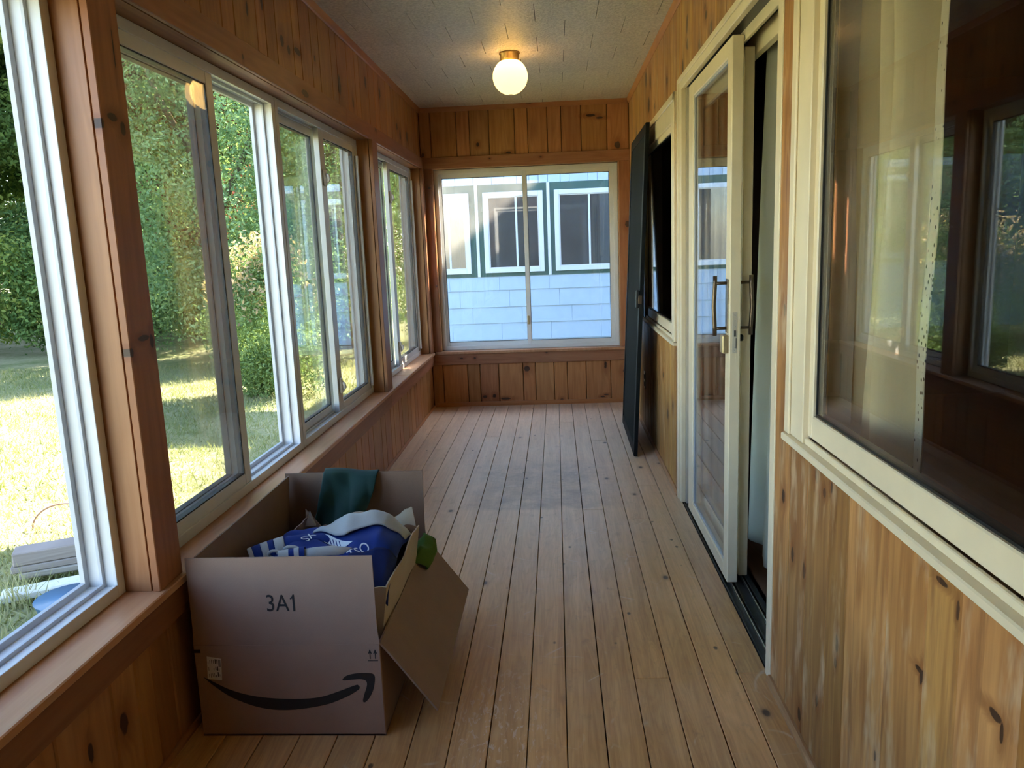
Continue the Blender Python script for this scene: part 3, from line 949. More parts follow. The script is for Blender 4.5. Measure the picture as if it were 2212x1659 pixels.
# ================================================================== LEANING SCREEN DOOR
def screen_mat():
    t = NT('dark_screen_mesh')
    p = t.pos()
    c = t.mix(t.noise(p, 3, 3), (0.014, 0.017, 0.017), (0.026, 0.030, 0.030))
    return t.done(t.bsdf(c, 0.85, 0.08, 0, None))


M_SCREEN = screen_mat()
M_SFRAME = plain('dark_screen_frame', (0.009, 0.0105, 0.011), 0.6, 0.15, 0.0)
scr = empty('leaning_screen_door', (1.509, 4.593, 0))
tag(scr, 'tall dark insect screen door leaning against the far right window', 'screen door')
B0, B1 = Vector((1.509, 4.60, 0.004)), Vector((1.519, 5.54, 0.004))
T0, T1 = Vector((1.598, 4.60, 1.953)), Vector((1.606, 5.54, 1.953))
nrm = (B1 - B0).cross(T0 - B0).normalized()
if nrm.x > 0:
    nrm = -nrm


def on_screen(a, b, d):
    p = B0.lerp(B1, a).lerp(T0.lerp(T1, a), b)
    return p + nrm * d


def screen_box(name, a0, a1, b0, b1, d0, d1, mat, parent, bev=0.001):
    bm = bmesh.new()
    vs = [bm.verts.new(on_screen(a, b, d)) for a in (a0, a1) for b in (b0, b1) for d in (d0, d1)]
    for f in ((0, 1, 3, 2), (4, 6, 7, 5), (0, 4, 5, 1), (2, 3, 7, 6), (0, 2, 6, 4), (1, 5, 7, 3)):
        bm.faces.new([vs[i] for i in f])
    bmesh.ops.bevel(bm, geom=bm.edges[:], offset=bev, segments=1, affect='EDGES', clamp_overlap=True)
    return bm_obj(name, bm, mat, parent)


screen_box('stile', 0, 0.055, 0, 1, 0, 0.022, M_SFRAME, scr)
screen_box('stile', 0.945, 1, 0, 1, 0, 0.022, M_SFRAME, scr)
screen_box('rail', 0.055, 0.945, 0, 0.03, 0, 0.022, M_SFRAME, scr)
screen_box('rail', 0.055, 0.945, 0.97, 1, 0, 0.022, M_SFRAME, scr)
screen_box('mesh_panel', 0.05, 0.95, 0.028, 0.972, 0.008, 0.018, M_SCREEN, scr, 0.0)
screen_box('spline', 0.052, 0.06, 0.03, 0.97, 0.016, 0.0225, plain('grey_spline', (0.10, 0.11, 0.11), 0.4), scr, 0.0005)
hd = screen_box('handle', 0.008, 0.045, 0.462, 0.515, 0.022, 0.042, M_BLACK, scr, 0.004)
screen_box('catch', -0.004, 0.004, 0.475, 0.50, 0.008, 0.03, M_BRONZE, hd, 0.001)

# ================================================================== CARDBOARD BOX
def card(name, c1, c2):
    t = NT(name)
    p = t.pos()
    ps = t.sep(p)
    n1 = t.noise(p, 7, 4, 0.6)
    fl = t.noise(t.xyz(t.m('MULTIPLY', ps[0], 500), t.m('MULTIPLY', ps[1], 500), t.m('MULTIPLY', ps[2], 500)), 1.0, 2)
    f = t.m('ADD', t.m('MULTIPLY', n1, 0.6), t.m('MULTIPLY', fl, 0.4))
    c = t.mix(t.rng(f, 0.3, 0.7), c1, c2)
    nm = t.bump(t.noise(p, 90, 3), 0.001, 0.12)
    return t.done(t.bsdf(c, 0.62, 0.3, 0, nm))


M_CARD = card('brown_carton_outside', (0.31, 0.20, 0.145), (0.38, 0.25, 0.185))
M_CARD_IN = card('brown_carton_inside', (0.24, 0.15, 0.10), (0.31, 0.195, 0.135))
M_CARD_CREAM = card('pale_carton', (0.46, 0.36, 0.24), (0.55, 0.44, 0.31))
M_INK = plain('box_ink', (0.018, 0.016, 0.016), 0.6)
M_STICKER = plain('white_sticker', (0.72, 0.70, 0.68), 0.5)

BX0, BX1, BY0, BY1, BZ = 0.046, 0.552, 1.870, 2.630, 0.268
TH = 0.005
box = empty('cardboard_box', ((BX0 + BX1) / 2, (BY0 + BY1) / 2, 0.0))
tag(box, 'large open brown shipping carton with printed arrow smile and 3A1 on its flap', 'box')
boxes('bottom', [(BX0, BX1, BY0, BY1, 0.001, 0.006)], M_CARD_IN, box)
front = boxes('front_panel', [(BX0, BX1, BY0, BY0 + TH, 0.001, BZ)], M_CARD, box, 0.0015)
boxes('back_panel', [(BX0, BX1, BY1 - TH, BY1, 0.001, BZ)], M_CARD, box, 0.0015)
boxes('left_panel', [(BX0, BX0 + TH, BY0 + TH, BY1 - TH, 0.001, BZ)], M_CARD_IN, box, 0.0015)
boxes('right_panel', [(BX1 - TH, BX1, BY0 + TH, BY1 - TH, 0.001, BZ)], M_CARD, box, 0.0015)


def flap(name, c0, c1, out, length, taper, nrm_, mat, steps=8, curl=0.0):
    """flap hinged along c0-c1, reaching `length` along `out`, corner cut by taper"""
    c0, c1, out, nn = Vector(c0), Vector(c1), Vector(out).normalized(), Vector(nrm_).normalized()
    bm = bmesh.new()
    rows_ = []
    d = (c1 - c0).normalized()
    for j in range(steps + 1):
        v = j / steps
        row_ = []
        for i in range(steps + 1):
            u = i / steps
            ins = taper * min(1.0, v * 6)
            p = (c0 + d * ins).lerp(c1 - d * ins, u) + out * (length * v) + nn * (curl * v * v)
            row_.append(p)
        rows_.append(row_)
    va = [[bm.verts.new(p + nn * TH * 0.5) for p in r_] for r_ in rows_]
    vb = [[bm.verts.new(p - nn * TH * 0.5) for p in r_] for r_ in rows_]
    s = steps
    for j in range(s):
        for i in range(s):
            bm.faces.new((va[j][i], va[j][i + 1], va[j + 1][i + 1], va[j + 1][i]))
            bm.faces.new((vb[j][i], vb[j + 1][i], vb[j + 1][i + 1], vb[j][i + 1]))
    for i in range(s):
        bm.faces.new((va[0][i], vb[0][i], vb[0][i + 1], va[0][i + 1]))
        bm.faces.new((va[s][i], va[s][i + 1], vb[s][i + 1], vb[s][i]))
        bm.faces.new((va[i][0], va[i + 1][0], vb[i + 1][0], vb[i][0]))
        bm.faces.new((va[i][s], vb[i][s], vb[i + 1][s], va[i + 1][s]))
    return bm_obj(name, bm, mat, box)


fy = BY0 + TH * 0.5
fflap = flap('front_flap', (BX0, fy, BZ), (BX1, fy, BZ), (0, 0.0, 1), 0.246, 0.004, (0, -1, 0), M_CARD)
flap('left_flap', (BX0 + 0.003, BY0 + 0.01, BZ), (BX0 + 0.003, BY1 - 0.01, BZ), (0.09, 0, 1), 0.246, 0.004, (1, 0, 0), M_CARD_IN)
flap('back_flap', (BX0, BY1 - 0.003, BZ), (BX1, BY1 - 0.003, BZ), (0.01, 0.03, 1), 0.249, 0.004, (0, -1, 0), M_CARD_IN)
a_ = math.radians(54)
flap('right_flap', (BX1 - 0.001, BY0 + 0.004, BZ), (BX1 - 0.001, BY1 - 0.004, BZ), (math.cos(a_), 0, -math.sin(a_)), 0.245, 0.004, (math.sin(a_), 0, math.cos(a_)), M_CARD_IN)

# printed marks on the carton
def flat_poly(name, pts, yv, mat, parent, th=0.0004):
    bm = bmesh.new()
    vs = [bm.verts.new((p[0], yv, p[1])) for p in pts]
    es = [bm.edges.new((vs[i], vs[(i + 1) % len(vs)])) for i in range(len(vs))]
    bmesh.ops.triangle_fill(bm, edges=es, use_beauty=True)
    r_ = bmesh.ops.extrude_face_region(bm, geom=bm.faces[:])
    bmesh.ops.translate(bm, vec=(0, -th, 0), verts=[v for v in r_['geom'] if isinstance(v, bmesh.types.BMVert)])
    return bm_obj(name, bm, mat, parent)


def smooth_loop(pts, n=6):
    out = []
    m_ = len(pts)
    for i in range(m_):
        p0, p1, p2, p3 = (Vector(pts[(i + d_) % m_]) for d_ in (-1, 0, 1, 2))
        for j in range(n):
            t_ = j / n
            out.append(0.5 * ((2 * p1) + (-p0 + p2) * t_ + (2 * p0 - 5 * p1 + 4 * p2 - p3) * t_ * t_ + (-p0 + 3 * p1 - 3 * p2 + p3) * t_ ** 3))
    return [(v.x, v.y) for v in out]


smile = [(0.07, 0.173), (0.133, 0.139), (0.205, 0.118), (0.298, 0.11), (0.377, 0.115), (0.437, 0.134), (0.479, 0.15), (0.487, 0.149), (0.49, 0.144), (0.485, 0.136), (0.45, 0.115), (0.389, 0.092), (0.295, 0.078), (0.217, 0.084), (0.145, 0.111), (0.099, 0.143), (0.072, 0.168)]
head = [(0.446, 0.169), (0.46, 0.179), (0.489, 0.185), (0.518, 0.185), (0.53, 0.181), (0.533, 0.168), (0.526, 0.136), (0.513, 0.111), (0.501, 0.1), (0.496, 0.104), (0.501, 0.123), (0.51, 0.149), (0.508, 0.162), (0.495, 0.167), (0.473, 0.166), (0.454, 0.164), (0.447, 0.164)]
YP = BY0 - 0.0002
tag(flat_poly('printed_smile', smooth_loop(smile), YP, M_INK, front), 'black printed smile curve')
tag(flat_poly('printed_arrow_head', smooth_loop(head), YP, M_INK, front), 'black printed arrow head')
for xx in (0.5245, 0.5385):
    flat_poly('printed_up_arrow', [(xx - 0.0012, 0.226), (xx + 0.0012, 0.226), (xx + 0.0012, 0.242), (xx + 0.0055, 0.240), (xx, 0.253), (xx - 0.0055, 0.240), (xx - 0.0012, 0.242)], YP, M_INK, front)
flat_poly('printed_bar', [(0.518, 0.2195), (0.545, 0.2195), (0.545, 0.2215), (0.518, 0.2215)], YP, M_INK, front)
flat_poly('printed_mark', [(0.0465, 0.246), (0.064, 0.246), (0.064, 0.256), (0.0465, 0.256)], YP, M_INK, front)
stk = flat_poly('shipping_sticker', [(0.076, 0.170), (0.115, 0.166), (0.119, 0.229), (0.080, 0.236)], YP, M_STICKER, front)
random.seed(3)
for i in range(7):
    x_ = 0.0815 + i * 0.0048
    for j in range(3):
        z_ = 0.174 + j * 0.019 + random.uniform(0, 0.004)
        hgt = random.uniform(0.006, 0.014)
        if i in (1, 2) and j == 1:
            continue
        flat_poly('printed_line', [(x_, z_), (x_ + (0.0022 if i in (4, 5) else 0.0009), z_), (x_ + (0.0024 if i in (4, 5) else 0.0011), z_ + hgt), (x_ + 0.0002, z_ + hgt)], YP - 0.0005, M_INK, stk)
flat_poly('bar_code', [(0.1095, 0.206), (0.116, 0.205), (0.1165, 0.226), (0.110, 0.227)], YP - 0.0005, plain('grey_print', (0.25, 0.25, 0.25), 0.6), stk)


def text_mesh(body, size, extrude=0.0002):
    cu = bpy.data.curves.new('lettering', 'FONT')
    cu.body = body
    cu.size = size
    cu.extrude = extrude
    cu.resolution_u = 4
    ob = bpy.data.objects.new('lettering', cu)
    COL.objects.link(ob)
    bpy.context.view_layer.update()
    me = bpy.data.meshes.new_from_object(ob.evaluated_get(bpy.context.evaluated_depsgraph_get()))
    bpy.data.objects.remove(ob)
    return me


me = text_mesh('3A', 0.07)
co = np.array([v.co[:] for v in me.vertices])
mn, mx_ = co.min(0), co.max(0)
for v, c in zip(me.vertices, co):
    u_ = (c[0] - mn[0]) / (mx_[0] - mn[0])
    w_ = (c[1] - mn[1]) / (mx_[1] - mn[1])
    v.co = (0.2585 + u_ * 0.0605, BY0 - 0.0004 - c[2], 0.3635 + w_ * 0.047)
me.materials.clear()
me.materials.append(M_INK)
link(bpy.data.objects.new('printed_number', me), fflap)
flat_poly('printed_number', [(0.3285, 0.3635), (0.3340, 0.3635), (0.3340, 0.4105), (0.3300, 0.4105), (0.3275, 0.4045), (0.3225, 0.4010), (0.3225, 0.3965), (0.3285, 0.3995)], BY0 - 0.0003, M_INK, fflap)

# ------------------------------------------------------------------ inner torn carton
inner = empty('torn_inner_carton', (0.34, 2.18, 0.01))
tag(inner, 'smaller torn pale carton standing inside the large shipping carton', 'box')


def torn_wall(name, pa, pb, ta, tb, heights, mat, amp=0.006, seed=1, th=0.004):
    """wall from bottom corners pa,pb to top corners ta,tb; heights: list of top factors along it"""
    rnd = random.Random(seed)
    n = 28
    pa, pb, ta, tb = map(Vector, (pa, pb, ta, tb))
    nn = (pb - pa).cross(ta - pa).normalized()
    bm = bmesh.new()
    A, B = [], []
    for i in range(n + 1):
        u = i / n
        f = u * (len(heights) - 1)
        k0 = min(int(f), len(heights) - 2)
        hh = heights[k0] * (1 - (f - k0)) + heights[k0 + 1] * (f - k0) + rnd.uniform(-amp, amp) * 2.0
        col_a, col_b = [], []
        for j in range(7):
            v = hh * j / 6
            p = pa.lerp(pb, u).lerp(ta.lerp(tb, u), v) + nn * 0.004 * math.sin(u * 9 + seed) * v
            col_a.append(bm.verts.new(p + nn * th / 2))
            col_b.append(bm.verts.new(p - nn * th / 2))
        A.append(col_a)
        B.append(col_b)
    for i in range(n):
        for j in range(6):
            bm.faces.new((A[i][j], A[i + 1][j], A[i + 1][j + 1], A[i][j + 1]))
            bm.faces.new((B[i][j], B[i][j + 1], B[i + 1][j + 1], B[i + 1][j]))
        bm.faces.new((A[i][6], A[i + 1][6], B[i + 1][6], B[i][6]))
    for i in (0, n):
        for j in range(6):
            bm.faces.new((A[i][j], A[i][j + 1], B[i][j + 1], B[i][j]))
    return bm_obj(name, bm, mat, inner)


# corners: near-right, far-right, near-left, far-left (bottom / top)
nrb, nrt = (0.505, 1.965, 0.012), (0.562, 1.955, 0.400)
frb, frt = (0.515, 2.40, 0.012), (0.570, 2.40, 0.400)
nlb, nlt = (0.150, 1.97, 0.012), (0.130, 1.965, 0.400)
flb, flt = (0.170, 2.42, 0.012), (0.185, 2.43, 0.400)
torn_wall('right_wall', nrb, frb, nrt, frt, [0.965, 0.97, 0.98, 0.98, 0.99, 1.0, 1.0], M_CARD_CREAM, 0.002, 4)
torn_wall('front_wall', nlb, nrb, nlt, nrt, [1.0, 0.98, 0.99, 0.97, 0.985, 0.95, 0.97], M_CARD_CREAM, 0.006, 9)
torn_wall('left_wall', nlb, flb, nlt, flt, [0.93, 0.95, 0.97, 1.0, 1.03, 1.06], M_CARD_IN, 0.003, 5)
torn_wall('back_wall', flb, frb, flt, frt, [1.12, 1.0, 0.98, 0.99, 1.0, 1.0, 1.0, 1.0], M_CARD_IN, 0.008, 6)
mesh_obj('bottom', [nlb, nrb, frb, flb], [(0, 1, 2, 3)], M_CARD_IN, inner)
torn_wall('back_flap', (0.445, 2.43, 0.36), (0.565, 2.40, 0.375), (0.455, 2.46, 0.40), (0.545, 2.44, 0.450), [0.8, 0.95, 1.0, 1.0], M_CARD_CREAM, 0.01, 7)
# torn corner spike
mesh_obj('torn_corner', [(0.19, 2.405, 0.40), (0.225, 2.41, 0.40), (0.216, 2.412, 0.425), (0.208, 2.41, 0.452), (0.204, 2.408, 0.440), (0.19, 2.409, 0.404), (0.225, 2.414, 0.404), (0.216, 2.416, 0.425), (0.208, 2.414, 0.452), (0.204, 2.412, 0.44)],
         [(0, 1, 2, 3, 4), (9, 8, 7, 6, 5), (1, 6, 7, 2), (2, 7, 8, 3), (3, 8, 9, 4), (4, 9, 5, 0)], M_CARD_CREAM, inner)

# ------------------------------------------------------------------ clothes
def fabric(name, c1, c2, rough=0.85, sheen=0.3, scale=900):
    t = NT(name)
    p = t.pos()
    f = t.noise(p, scale, 2)
    c = t.mix(t.rng(f, 0.3, 0.7), c1, c2)
    nd = t.n('ShaderNodeBsdfPrincipled')
    t.l(c, nd.inputs['Base Color'])
    nd.inputs['Roughness'].default_value = rough
    nd.inputs['Sheen Weight'].default_value = sheen
    nd.inputs['Specular IOR Level'].default_value = 0.25
    t.l(t.bump(t.noise(p, scale, 2), 0.0006, 0.3), nd.inputs['Normal'])
    return t.done(nd.outputs[0])


M_BLUE = fabric('royal_blue_fleece', (0.005, 0.024, 0.17), (0.009, 0.036, 0.24), 0.8, 0.03)
M_BLUE_SHADE = fabric('shaded_blue_fleece', (0.003, 0.012, 0.085), (0.006, 0.018, 0.115), 0.8, 0.03)  # the blue fleece darkened, painting in the shade of the front fold
M_GREY = fabric('grey_fleece', (0.40, 0.43, 0.44), (0.50, 0.53, 0.54))
M_WHITE = fabric('white_print', (0.68, 0.72, 0.76), (0.74, 0.78, 0.82), 0.6, 0.0)
M_DKGREEN = fabric('bottle_green_cotton', (0.006, 0.032, 0.026), (0.010, 0.045, 0.037), 0.8, 0.15)
M_LIME = fabric('lime_green_cotton', (0.06, 0.14, 0.02), (0.11, 0.21, 0.035), 0.85, 0.05)
M_TAN = fabric('pale_tan_cloth', (0.46, 0.33, 0.24), (0.54, 0.40, 0.30))


def interp(tab, x):
    return float(np.interp(x, [a for a, _ in tab], [b for _, b in tab]))


HX = [(0.10, 0.34), (0.15, 0.405), (0.20, 0.425), (0.30, 0.440), (0.38, 0.452), (0.44, 0.458), (0.50, 0.452), (0.54, 0.425), (0.558, 0.395), (0.57, 0.36)]
HY = [(1.955, -0.085), (1.99, -0.045), (2.05, -0.022), (2.12, 0.0), (2.22, 0.006), (2.30, -0.004), (2.36, -0.02), (2.41, -0.05)]


def heap(x, y):
    z = interp(HX, x) + interp(HY, y)
    z += 0.007 * math.sin(21 * x + 13 * y) + 0.005 * math.sin(37 * y - 19 * x + 1.2) + 0.003 * math.sin(70 * x + 31 * y)
    d = (x - 0.40) * 0.8 + (y - 2.13) * 1.2
    z -= 0.016 * math.exp(-(d / 0.02) ** 2) * max(0, min(1, (0.50 - x) / 0.1))
    return z


def sm(tab_x, lo, hi):
    return lo + (hi - lo) * tab_x


sw = empty('blue_sweatshirt', (0.34, 2.18, 0.30))
tag(sw, 'crumpled royal blue and grey sweatshirt with white lettering and striped cuffs in the carton', 'sweatshirt')
sheet('body', lambda u, v: (sm(u, 0.13, 0.556), sm(v, 1.972, 2.40), heap(sm(u, 0.13, 0.556), sm(v, 1.972, 2.40))), 60, 60, M_BLUE, sw, 0.003)


def grey_panel(u, v):
    x = 0.275 + 0.278 * u
    yb = interp([(0.275, 2.232), (0.317, 2.207), (0.36, 2.182), (0.392, 2.172), (0.43, 2.198), (0.478, 2.216), (0.52, 2.235), (0.555, 2.262)], x)
    y = yb + (2.405 - yb) * v
    ridge = math.sin(PI * min(1, 0.12 + v * 0.9))
    lift = 0.004 + 0.026 * math.exp(-((x - 0.37) / 0.07) ** 2) * ridge + 0.016 * math.exp(-((x - 0.47) / 0.05) ** 2) * ridge + 0.004 * math.sin(55 * x + 30 * y) * ridge
    return (x, y, heap(x, y) + lift)


sheet('hood', grey_panel, 60, 30, M_GREY, sw, 0.004)


def shade_fold(u, v):
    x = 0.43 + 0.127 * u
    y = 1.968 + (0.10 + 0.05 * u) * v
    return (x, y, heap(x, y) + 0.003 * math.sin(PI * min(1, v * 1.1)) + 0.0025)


sheet('shaded_fold', shade_fold, 24, 16, M_BLUE_SHADE, sw, 0.003)


# sleeve with striped cuff
def sleeve_pt(t_):
    a = Vector((0.37, 2.215, 0.415))
    b = Vector((0.235, 2.185, 0.428))
    c = Vector((0.118, 2.120, 0.402))
    return a.lerp(b, t_).lerp(b.lerp(c, t_), t_)


def sleeve_part(name, t0, t1, r0, r1, mat, n=8, flat=0.82):
    pts = [sleeve_pt(t0 + (t1 - t0) * i / n) for i in range(n + 1)]
    return tube(name, pts, [r0 + (r1 - r0) * i / n for i in range(n + 1)], mat, sw, 20, True, flat)


sleeve_part('sleeve', 0.0, 0.62, 0.034, 0.047, M_BLUE, 12)
cuts = [(0.62, 0.725, M_GREY), (0.725, 0.79, M_BLUE), (0.79, 0.865, M_GREY), (0.865, 0.955, M_BLUE), (0.955, 1.0, M_GREY)]
for t0, t1, m_ in cuts:
    sleeve_part('cuff_band', t0, t1, 0.0500 - 0.006 * (t0 - 0.62) / 0.4, 0.0500 - 0.006 * (t1 - 0.62) / 0.4, m_, 3)
# the second, grey sleeve with a rolled striped cuff
tube('grey_sleeve', [(0.44, 2.10, 0.435), (0.38, 2.085, 0.440), (0.33, 2.07, 0.442), (0.30, 2.06, 0.444)], [0.012, 0.024, 0.024, 0.020], M_GREY, sw, 16, True, 0.7)
cp_ = [(0.305, 2.062, 0.444), (0.29, 2.058, 0.444), (0.277, 2.054, 0.443), (0.263, 2.05, 0.442), (0.235, 2.042, 0.440)]
for i, m_ in enumerate((M_BLUE, M_GREY, M_BLUE, M_GREY)):
    tube('cuff_band', [cp_[i], cp_[i + 1]], 0.026, m_, sw, 18, False, 0.8)
tube('rolled_edge', [(0.222 + 0.02 * math.cos(t_), 2.052 - 0.006 * math.sin(t_), 0.447 + 0.014 * math.sin(t_)) for t_ in np.linspace(0.4, 5.6, 16)], 0.0045, M_GREY, sw, 8)
tube('rolled_edge', [(0.262 + 0.022 * math.cos(t_), 2.075 - 0.006 * math.sin(t_), 0.452 + 0.012 * math.sin(t_)) for t_ in np.linspace(0.2, 3.4, 12)], 0.0045, M_GREY, sw, 8)


def heap_text(body, size, ox, oy, ang, stretch=1.0, lift=0.0035):
    me = text_mesh(body, size, 0.0)
    bm = bmesh.new()
    bm.from_mesh(me)
    bmesh.ops.triangulate(bm, faces=bm.faces[:])
    bmesh.ops.subdivide_edges(bm, edges=bm.edges[:], cuts=2, use_grid_fill=True)
    ca, sa = math.cos(ang), math.sin(ang)
    for v in bm.verts:
        x, y = v.co.x, v.co.y * stretch
        X_, Y_ = ox + x * ca - y * sa, oy + x * sa + y * ca
        v.co = (X_, Y_, heap(X_, Y_) + lift)
    bmesh.ops.solidify(bm, geom=bm.faces[:], thickness=0.0008)
    return bm_obj('lettering', bm, M_WHITE, sw)


heap_text('TSO', 0.034, 0.442, 2.050, 0.72, 1.45)
heap_text('SX', 0.034, 0.288, 2.138, 1.15, 1.3, 0.014)


def emblem():
    pts = [(0.0, 0.014), (0.02, 0.018), (0.06, 0.014), (0.132, 0.002), (0.095, -0.014), (0.05, -0.018), (0.02, -0.008)]
    bm = bmesh.new()
    vs = [bm.verts.new((p[0], p[1], 0)) for p in pts]
    bm.faces.new(vs)
    bmesh.ops.triangulate(bm, faces=bm.faces[:])
    bmesh.ops.subdivide_edges(bm, edges=bm.edges[:], cuts=3, use_grid_fill=True)
    for v in bm.verts:
        X_, Y_ = 0.312 + v.co.x * 0.87 + v.co.y * 0.5, 2.190 - v.co.x * 0.5 + v.co.y * 0.87
        v.co = (X_, Y_, heap(X_, Y_) + 0.0045)
    bmesh.ops.solidify(bm, geom=bm.faces[:], thickness=0.0008)
    o = bm_obj('emblem', bm, M_WHITE, sw)
    for i in range(5):
        x0 = 0.330 + i * 0.011
        y0 = 2.190 - i * 0.006
        tube('emblem_stripe', [(x0 + 0.003 * j, y0 - 0.006 * j, heap(x0 + 0.003 * j, y0 - 0.006 * j) + 0.0060) for j in range(4)], 0.0012, M_BLUE, o, 5)


emblem()

# bottle green shirt over the back flap
def shirt(u, v):
    # v 0: behind flap bottom, ~0.12: over the edge, 1: end inside the box
    xl = np.interp(v, [0, 0.12, 0.35, 0.7, 1.0], [0.215, 0.200, 0.200, 0.185, 0.175])
    xr = np.interp(v, [0, 0.12, 0.35, 0.7, 1.0], [0.385, 0.395, 0.385, 0.345, 0.320])
    x = xl + (xr - xl) * u
    yf = BY1 + 0.004
    z = np.interp(v, [0, 0.10, 0.14, 0.18, 0.5, 1.0], [0.45, 0.515, 0.5275, 0.518, 0.425, 0.315])
    yy = np.interp(v, [0, 0.10, 0.14, 0.18, 0.5, 1.0], [yf + 0.014, yf + 0.012, yf + 0.002, yf - 0.012, yf - 0.055, yf - 0.10])
    amp = np.interp(v, [0, 0.14, 0.4, 1.0], [0.002, 0.004, 0.030, 0.040])
    fold = math.sin(8.0 * u + 0.4 + 3.5 * v) + 0.55 * abs(math.sin(9 * u - 5 * v)) - 0.3
    z += 0.006 * math.sin(5 * u + 0.6) * (1 if v > 0.1 else 0)
    return (float(x), float(yy - abs(amp) * (0.75 + fold * 0.5)) if v > 0.16 else float(yy), float(z))


gs = sheet('green_shirt', shirt, 44, 50, M_DKGREEN, None, 0.003)
tag(gs, 'dark bottle green shirt draped over the back flap of the carton', 'shirt')


def tan(u, v):
    x = 0.315 + 0.13 * u
    y = 2.445 + 0.06 * v
    return (x, y, 0.405 + 0.035 * math.sin(PI * (0.12 + 0.8 * u)) * (1 - v * 0.4) - 0.02 * v - 0.018 * u)


tg = sheet('tan_cloth', tan, 16, 10, M_TAN, None, 0.006)
tag(tg, 'pale tan folded cloth behind the grey hood in the carton', 'cloth')


def lime(u, v):
    # bunched end hanging out over the crease between the inner carton and the right flap
    y = 2.40 + 0.15 * u + 0.010 * math.sin(5 * v)
    bun = math.sin(PI * u) ** 0.6
    prof_x = np.interp(v, [0, 0.2, 0.45, 0.7, 1.0], [0.548, 0.575, 0.605, 0.606, 0.588])
    prof_z = np.interp(v, [0, 0.2, 0.45, 0.7, 1.0], [0.300, 0.325, 0.312, 0.270, 0.236])
    x = 0.556 + (prof_x - 0.556) * bun + 0.010 * math.sin(17 * u + 5 * v) * v
    z = 0.285 + (prof_z - 0.285) * (0.35 + 0.65 * bun) + 0.010 * math.sin(13 * u + 1)
    return (float(x), float(y), float(z))


lg = sheet('lime_cloth', lime, 40, 24, M_LIME, None, 0.004)
tag(lg, 'lime green cloth spilling out over the right flap of the carton', 'cloth')

# ================================================================== HOUSE INTERIOR BEHIND THE RIGHT WALL
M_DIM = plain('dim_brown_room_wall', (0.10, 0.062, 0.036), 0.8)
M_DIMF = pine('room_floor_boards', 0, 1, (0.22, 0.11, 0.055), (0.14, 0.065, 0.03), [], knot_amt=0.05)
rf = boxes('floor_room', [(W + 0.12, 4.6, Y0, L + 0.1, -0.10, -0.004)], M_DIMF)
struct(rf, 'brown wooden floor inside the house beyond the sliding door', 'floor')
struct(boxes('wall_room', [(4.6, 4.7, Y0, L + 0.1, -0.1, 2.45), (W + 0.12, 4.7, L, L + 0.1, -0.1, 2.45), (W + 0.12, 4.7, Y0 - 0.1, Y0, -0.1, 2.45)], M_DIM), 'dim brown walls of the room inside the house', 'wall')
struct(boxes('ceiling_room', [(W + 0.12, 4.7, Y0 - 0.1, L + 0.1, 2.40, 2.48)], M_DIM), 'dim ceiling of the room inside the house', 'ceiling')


def cloth_mat(name, c, c2, dots=False):
    t = NT(name)
    p = t.pos()
    col = t.mix(t.noise(p, 6, 3), c, c2)
    if dots:
        vo = t.n('ShaderNodeTexVoronoi', feature='F1')
        t.l(t.xyz(t.m('MULTIPLY', t.sep(p)[0], 40), t.m('MULTIPLY', t.sep(p)[1], 95), t.m('MULTIPLY', t.sep(p)[2], 62)), vo.inputs['Vector'])
        vo.inputs['Scale'].default_value = 1.0
        d = t.m('MULTIPLY', t.rng(vo.outputs['Distance'], 0.22, 0.30, 1, 0), t.m('GREATER_THAN', t.sep(vo.outputs['Color'])[0], 0.35))
        col = t.mix(d, col, (0.10, 0.07, 0.05))
    d = t.n('ShaderNodeBsdfDiffuse')
    t.l(col, d.inputs[0])
    tl = t.n('ShaderNodeBsdfTranslucent')
    t.l(col, tl.inputs[0])
    mx = t.n('ShaderNodeMixShader')
    mx.inputs[0].default_value = 0.3
    t.l(d.outputs[0], mx.inputs[1])
    t.l(tl.outputs[0], mx.inputs[2])
    return t.done(mx.outputs[0])


M_CURT = cloth_mat('pale_sage_curtain', (0.66, 0.67, 0.58), (0.76, 0.76, 0.66))
M_CURT2 = cloth_mat('cream_curtain', (0.80, 0.67, 0.42), (0.88, 0.75, 0.50))
M_HEM = cloth_mat('leaf_print_hem', (0.72, 0.64, 0.48), (0.80, 0.71, 0.54), True)


def dcurt(u, v):
    z = 0.03 + 1.95 * v + (0.035 * (1 - v) if u > 0.62 else 0)
    yl = 3.17 - 0.23 * v
    y = 2.42 + (yl - 2.42) * u
    x = 1.83 + 0.026 * math.sin(u * 26 + 0.8) + 0.010 * math.sin(u * 11 + v * 2) - 0.02 * (1 - v) * math.sin(u * 26 + 0.8) * 0.3
    return (x, y, z)


dc = sheet('door_curtain', dcurt, 110, 30, M_CURT, None, 0.002)
tag(dc, 'pale sage curtain hanging inside the open sliding door', 'curtain')


def wcurt(u, v):
    z = 0.50 + 1.48 * v
    y = 1.715 + (0.270 - 0.05 * v) * u + 0.010 * math.cos(u * 21 + 1.4 * math.sin(v * 2.4)) - 0.02 * math.sin(PI * v) * (1 - u)
    x = 1.790 + 0.036 * math.sin(u * 21 + 1.4 * math.sin(v * 2.4)) + 0.012 * math.sin(u * 13 + 1) + 0.010 * math.sin(v * 9 + u * 6) * (1 - u)
    return (x, y, z)


wc = empty('window_curtain', (1.80, 1.75, 0.5))
tag(wc, 'cream curtain with leaf print hem behind the near right window', 'curtain')
sheet('curtain_cloth', wcurt, 110, 40, M_CURT2, wc, 0.002)


def hem(u, v):
    p = wcurt(0.0, v)
    return (p[0] - 0.004 + 0.006 * math.sin(v * 14), p[1] - 0.034 + 0.040 * u + 0.006 * math.sin(v * 9), p[2])


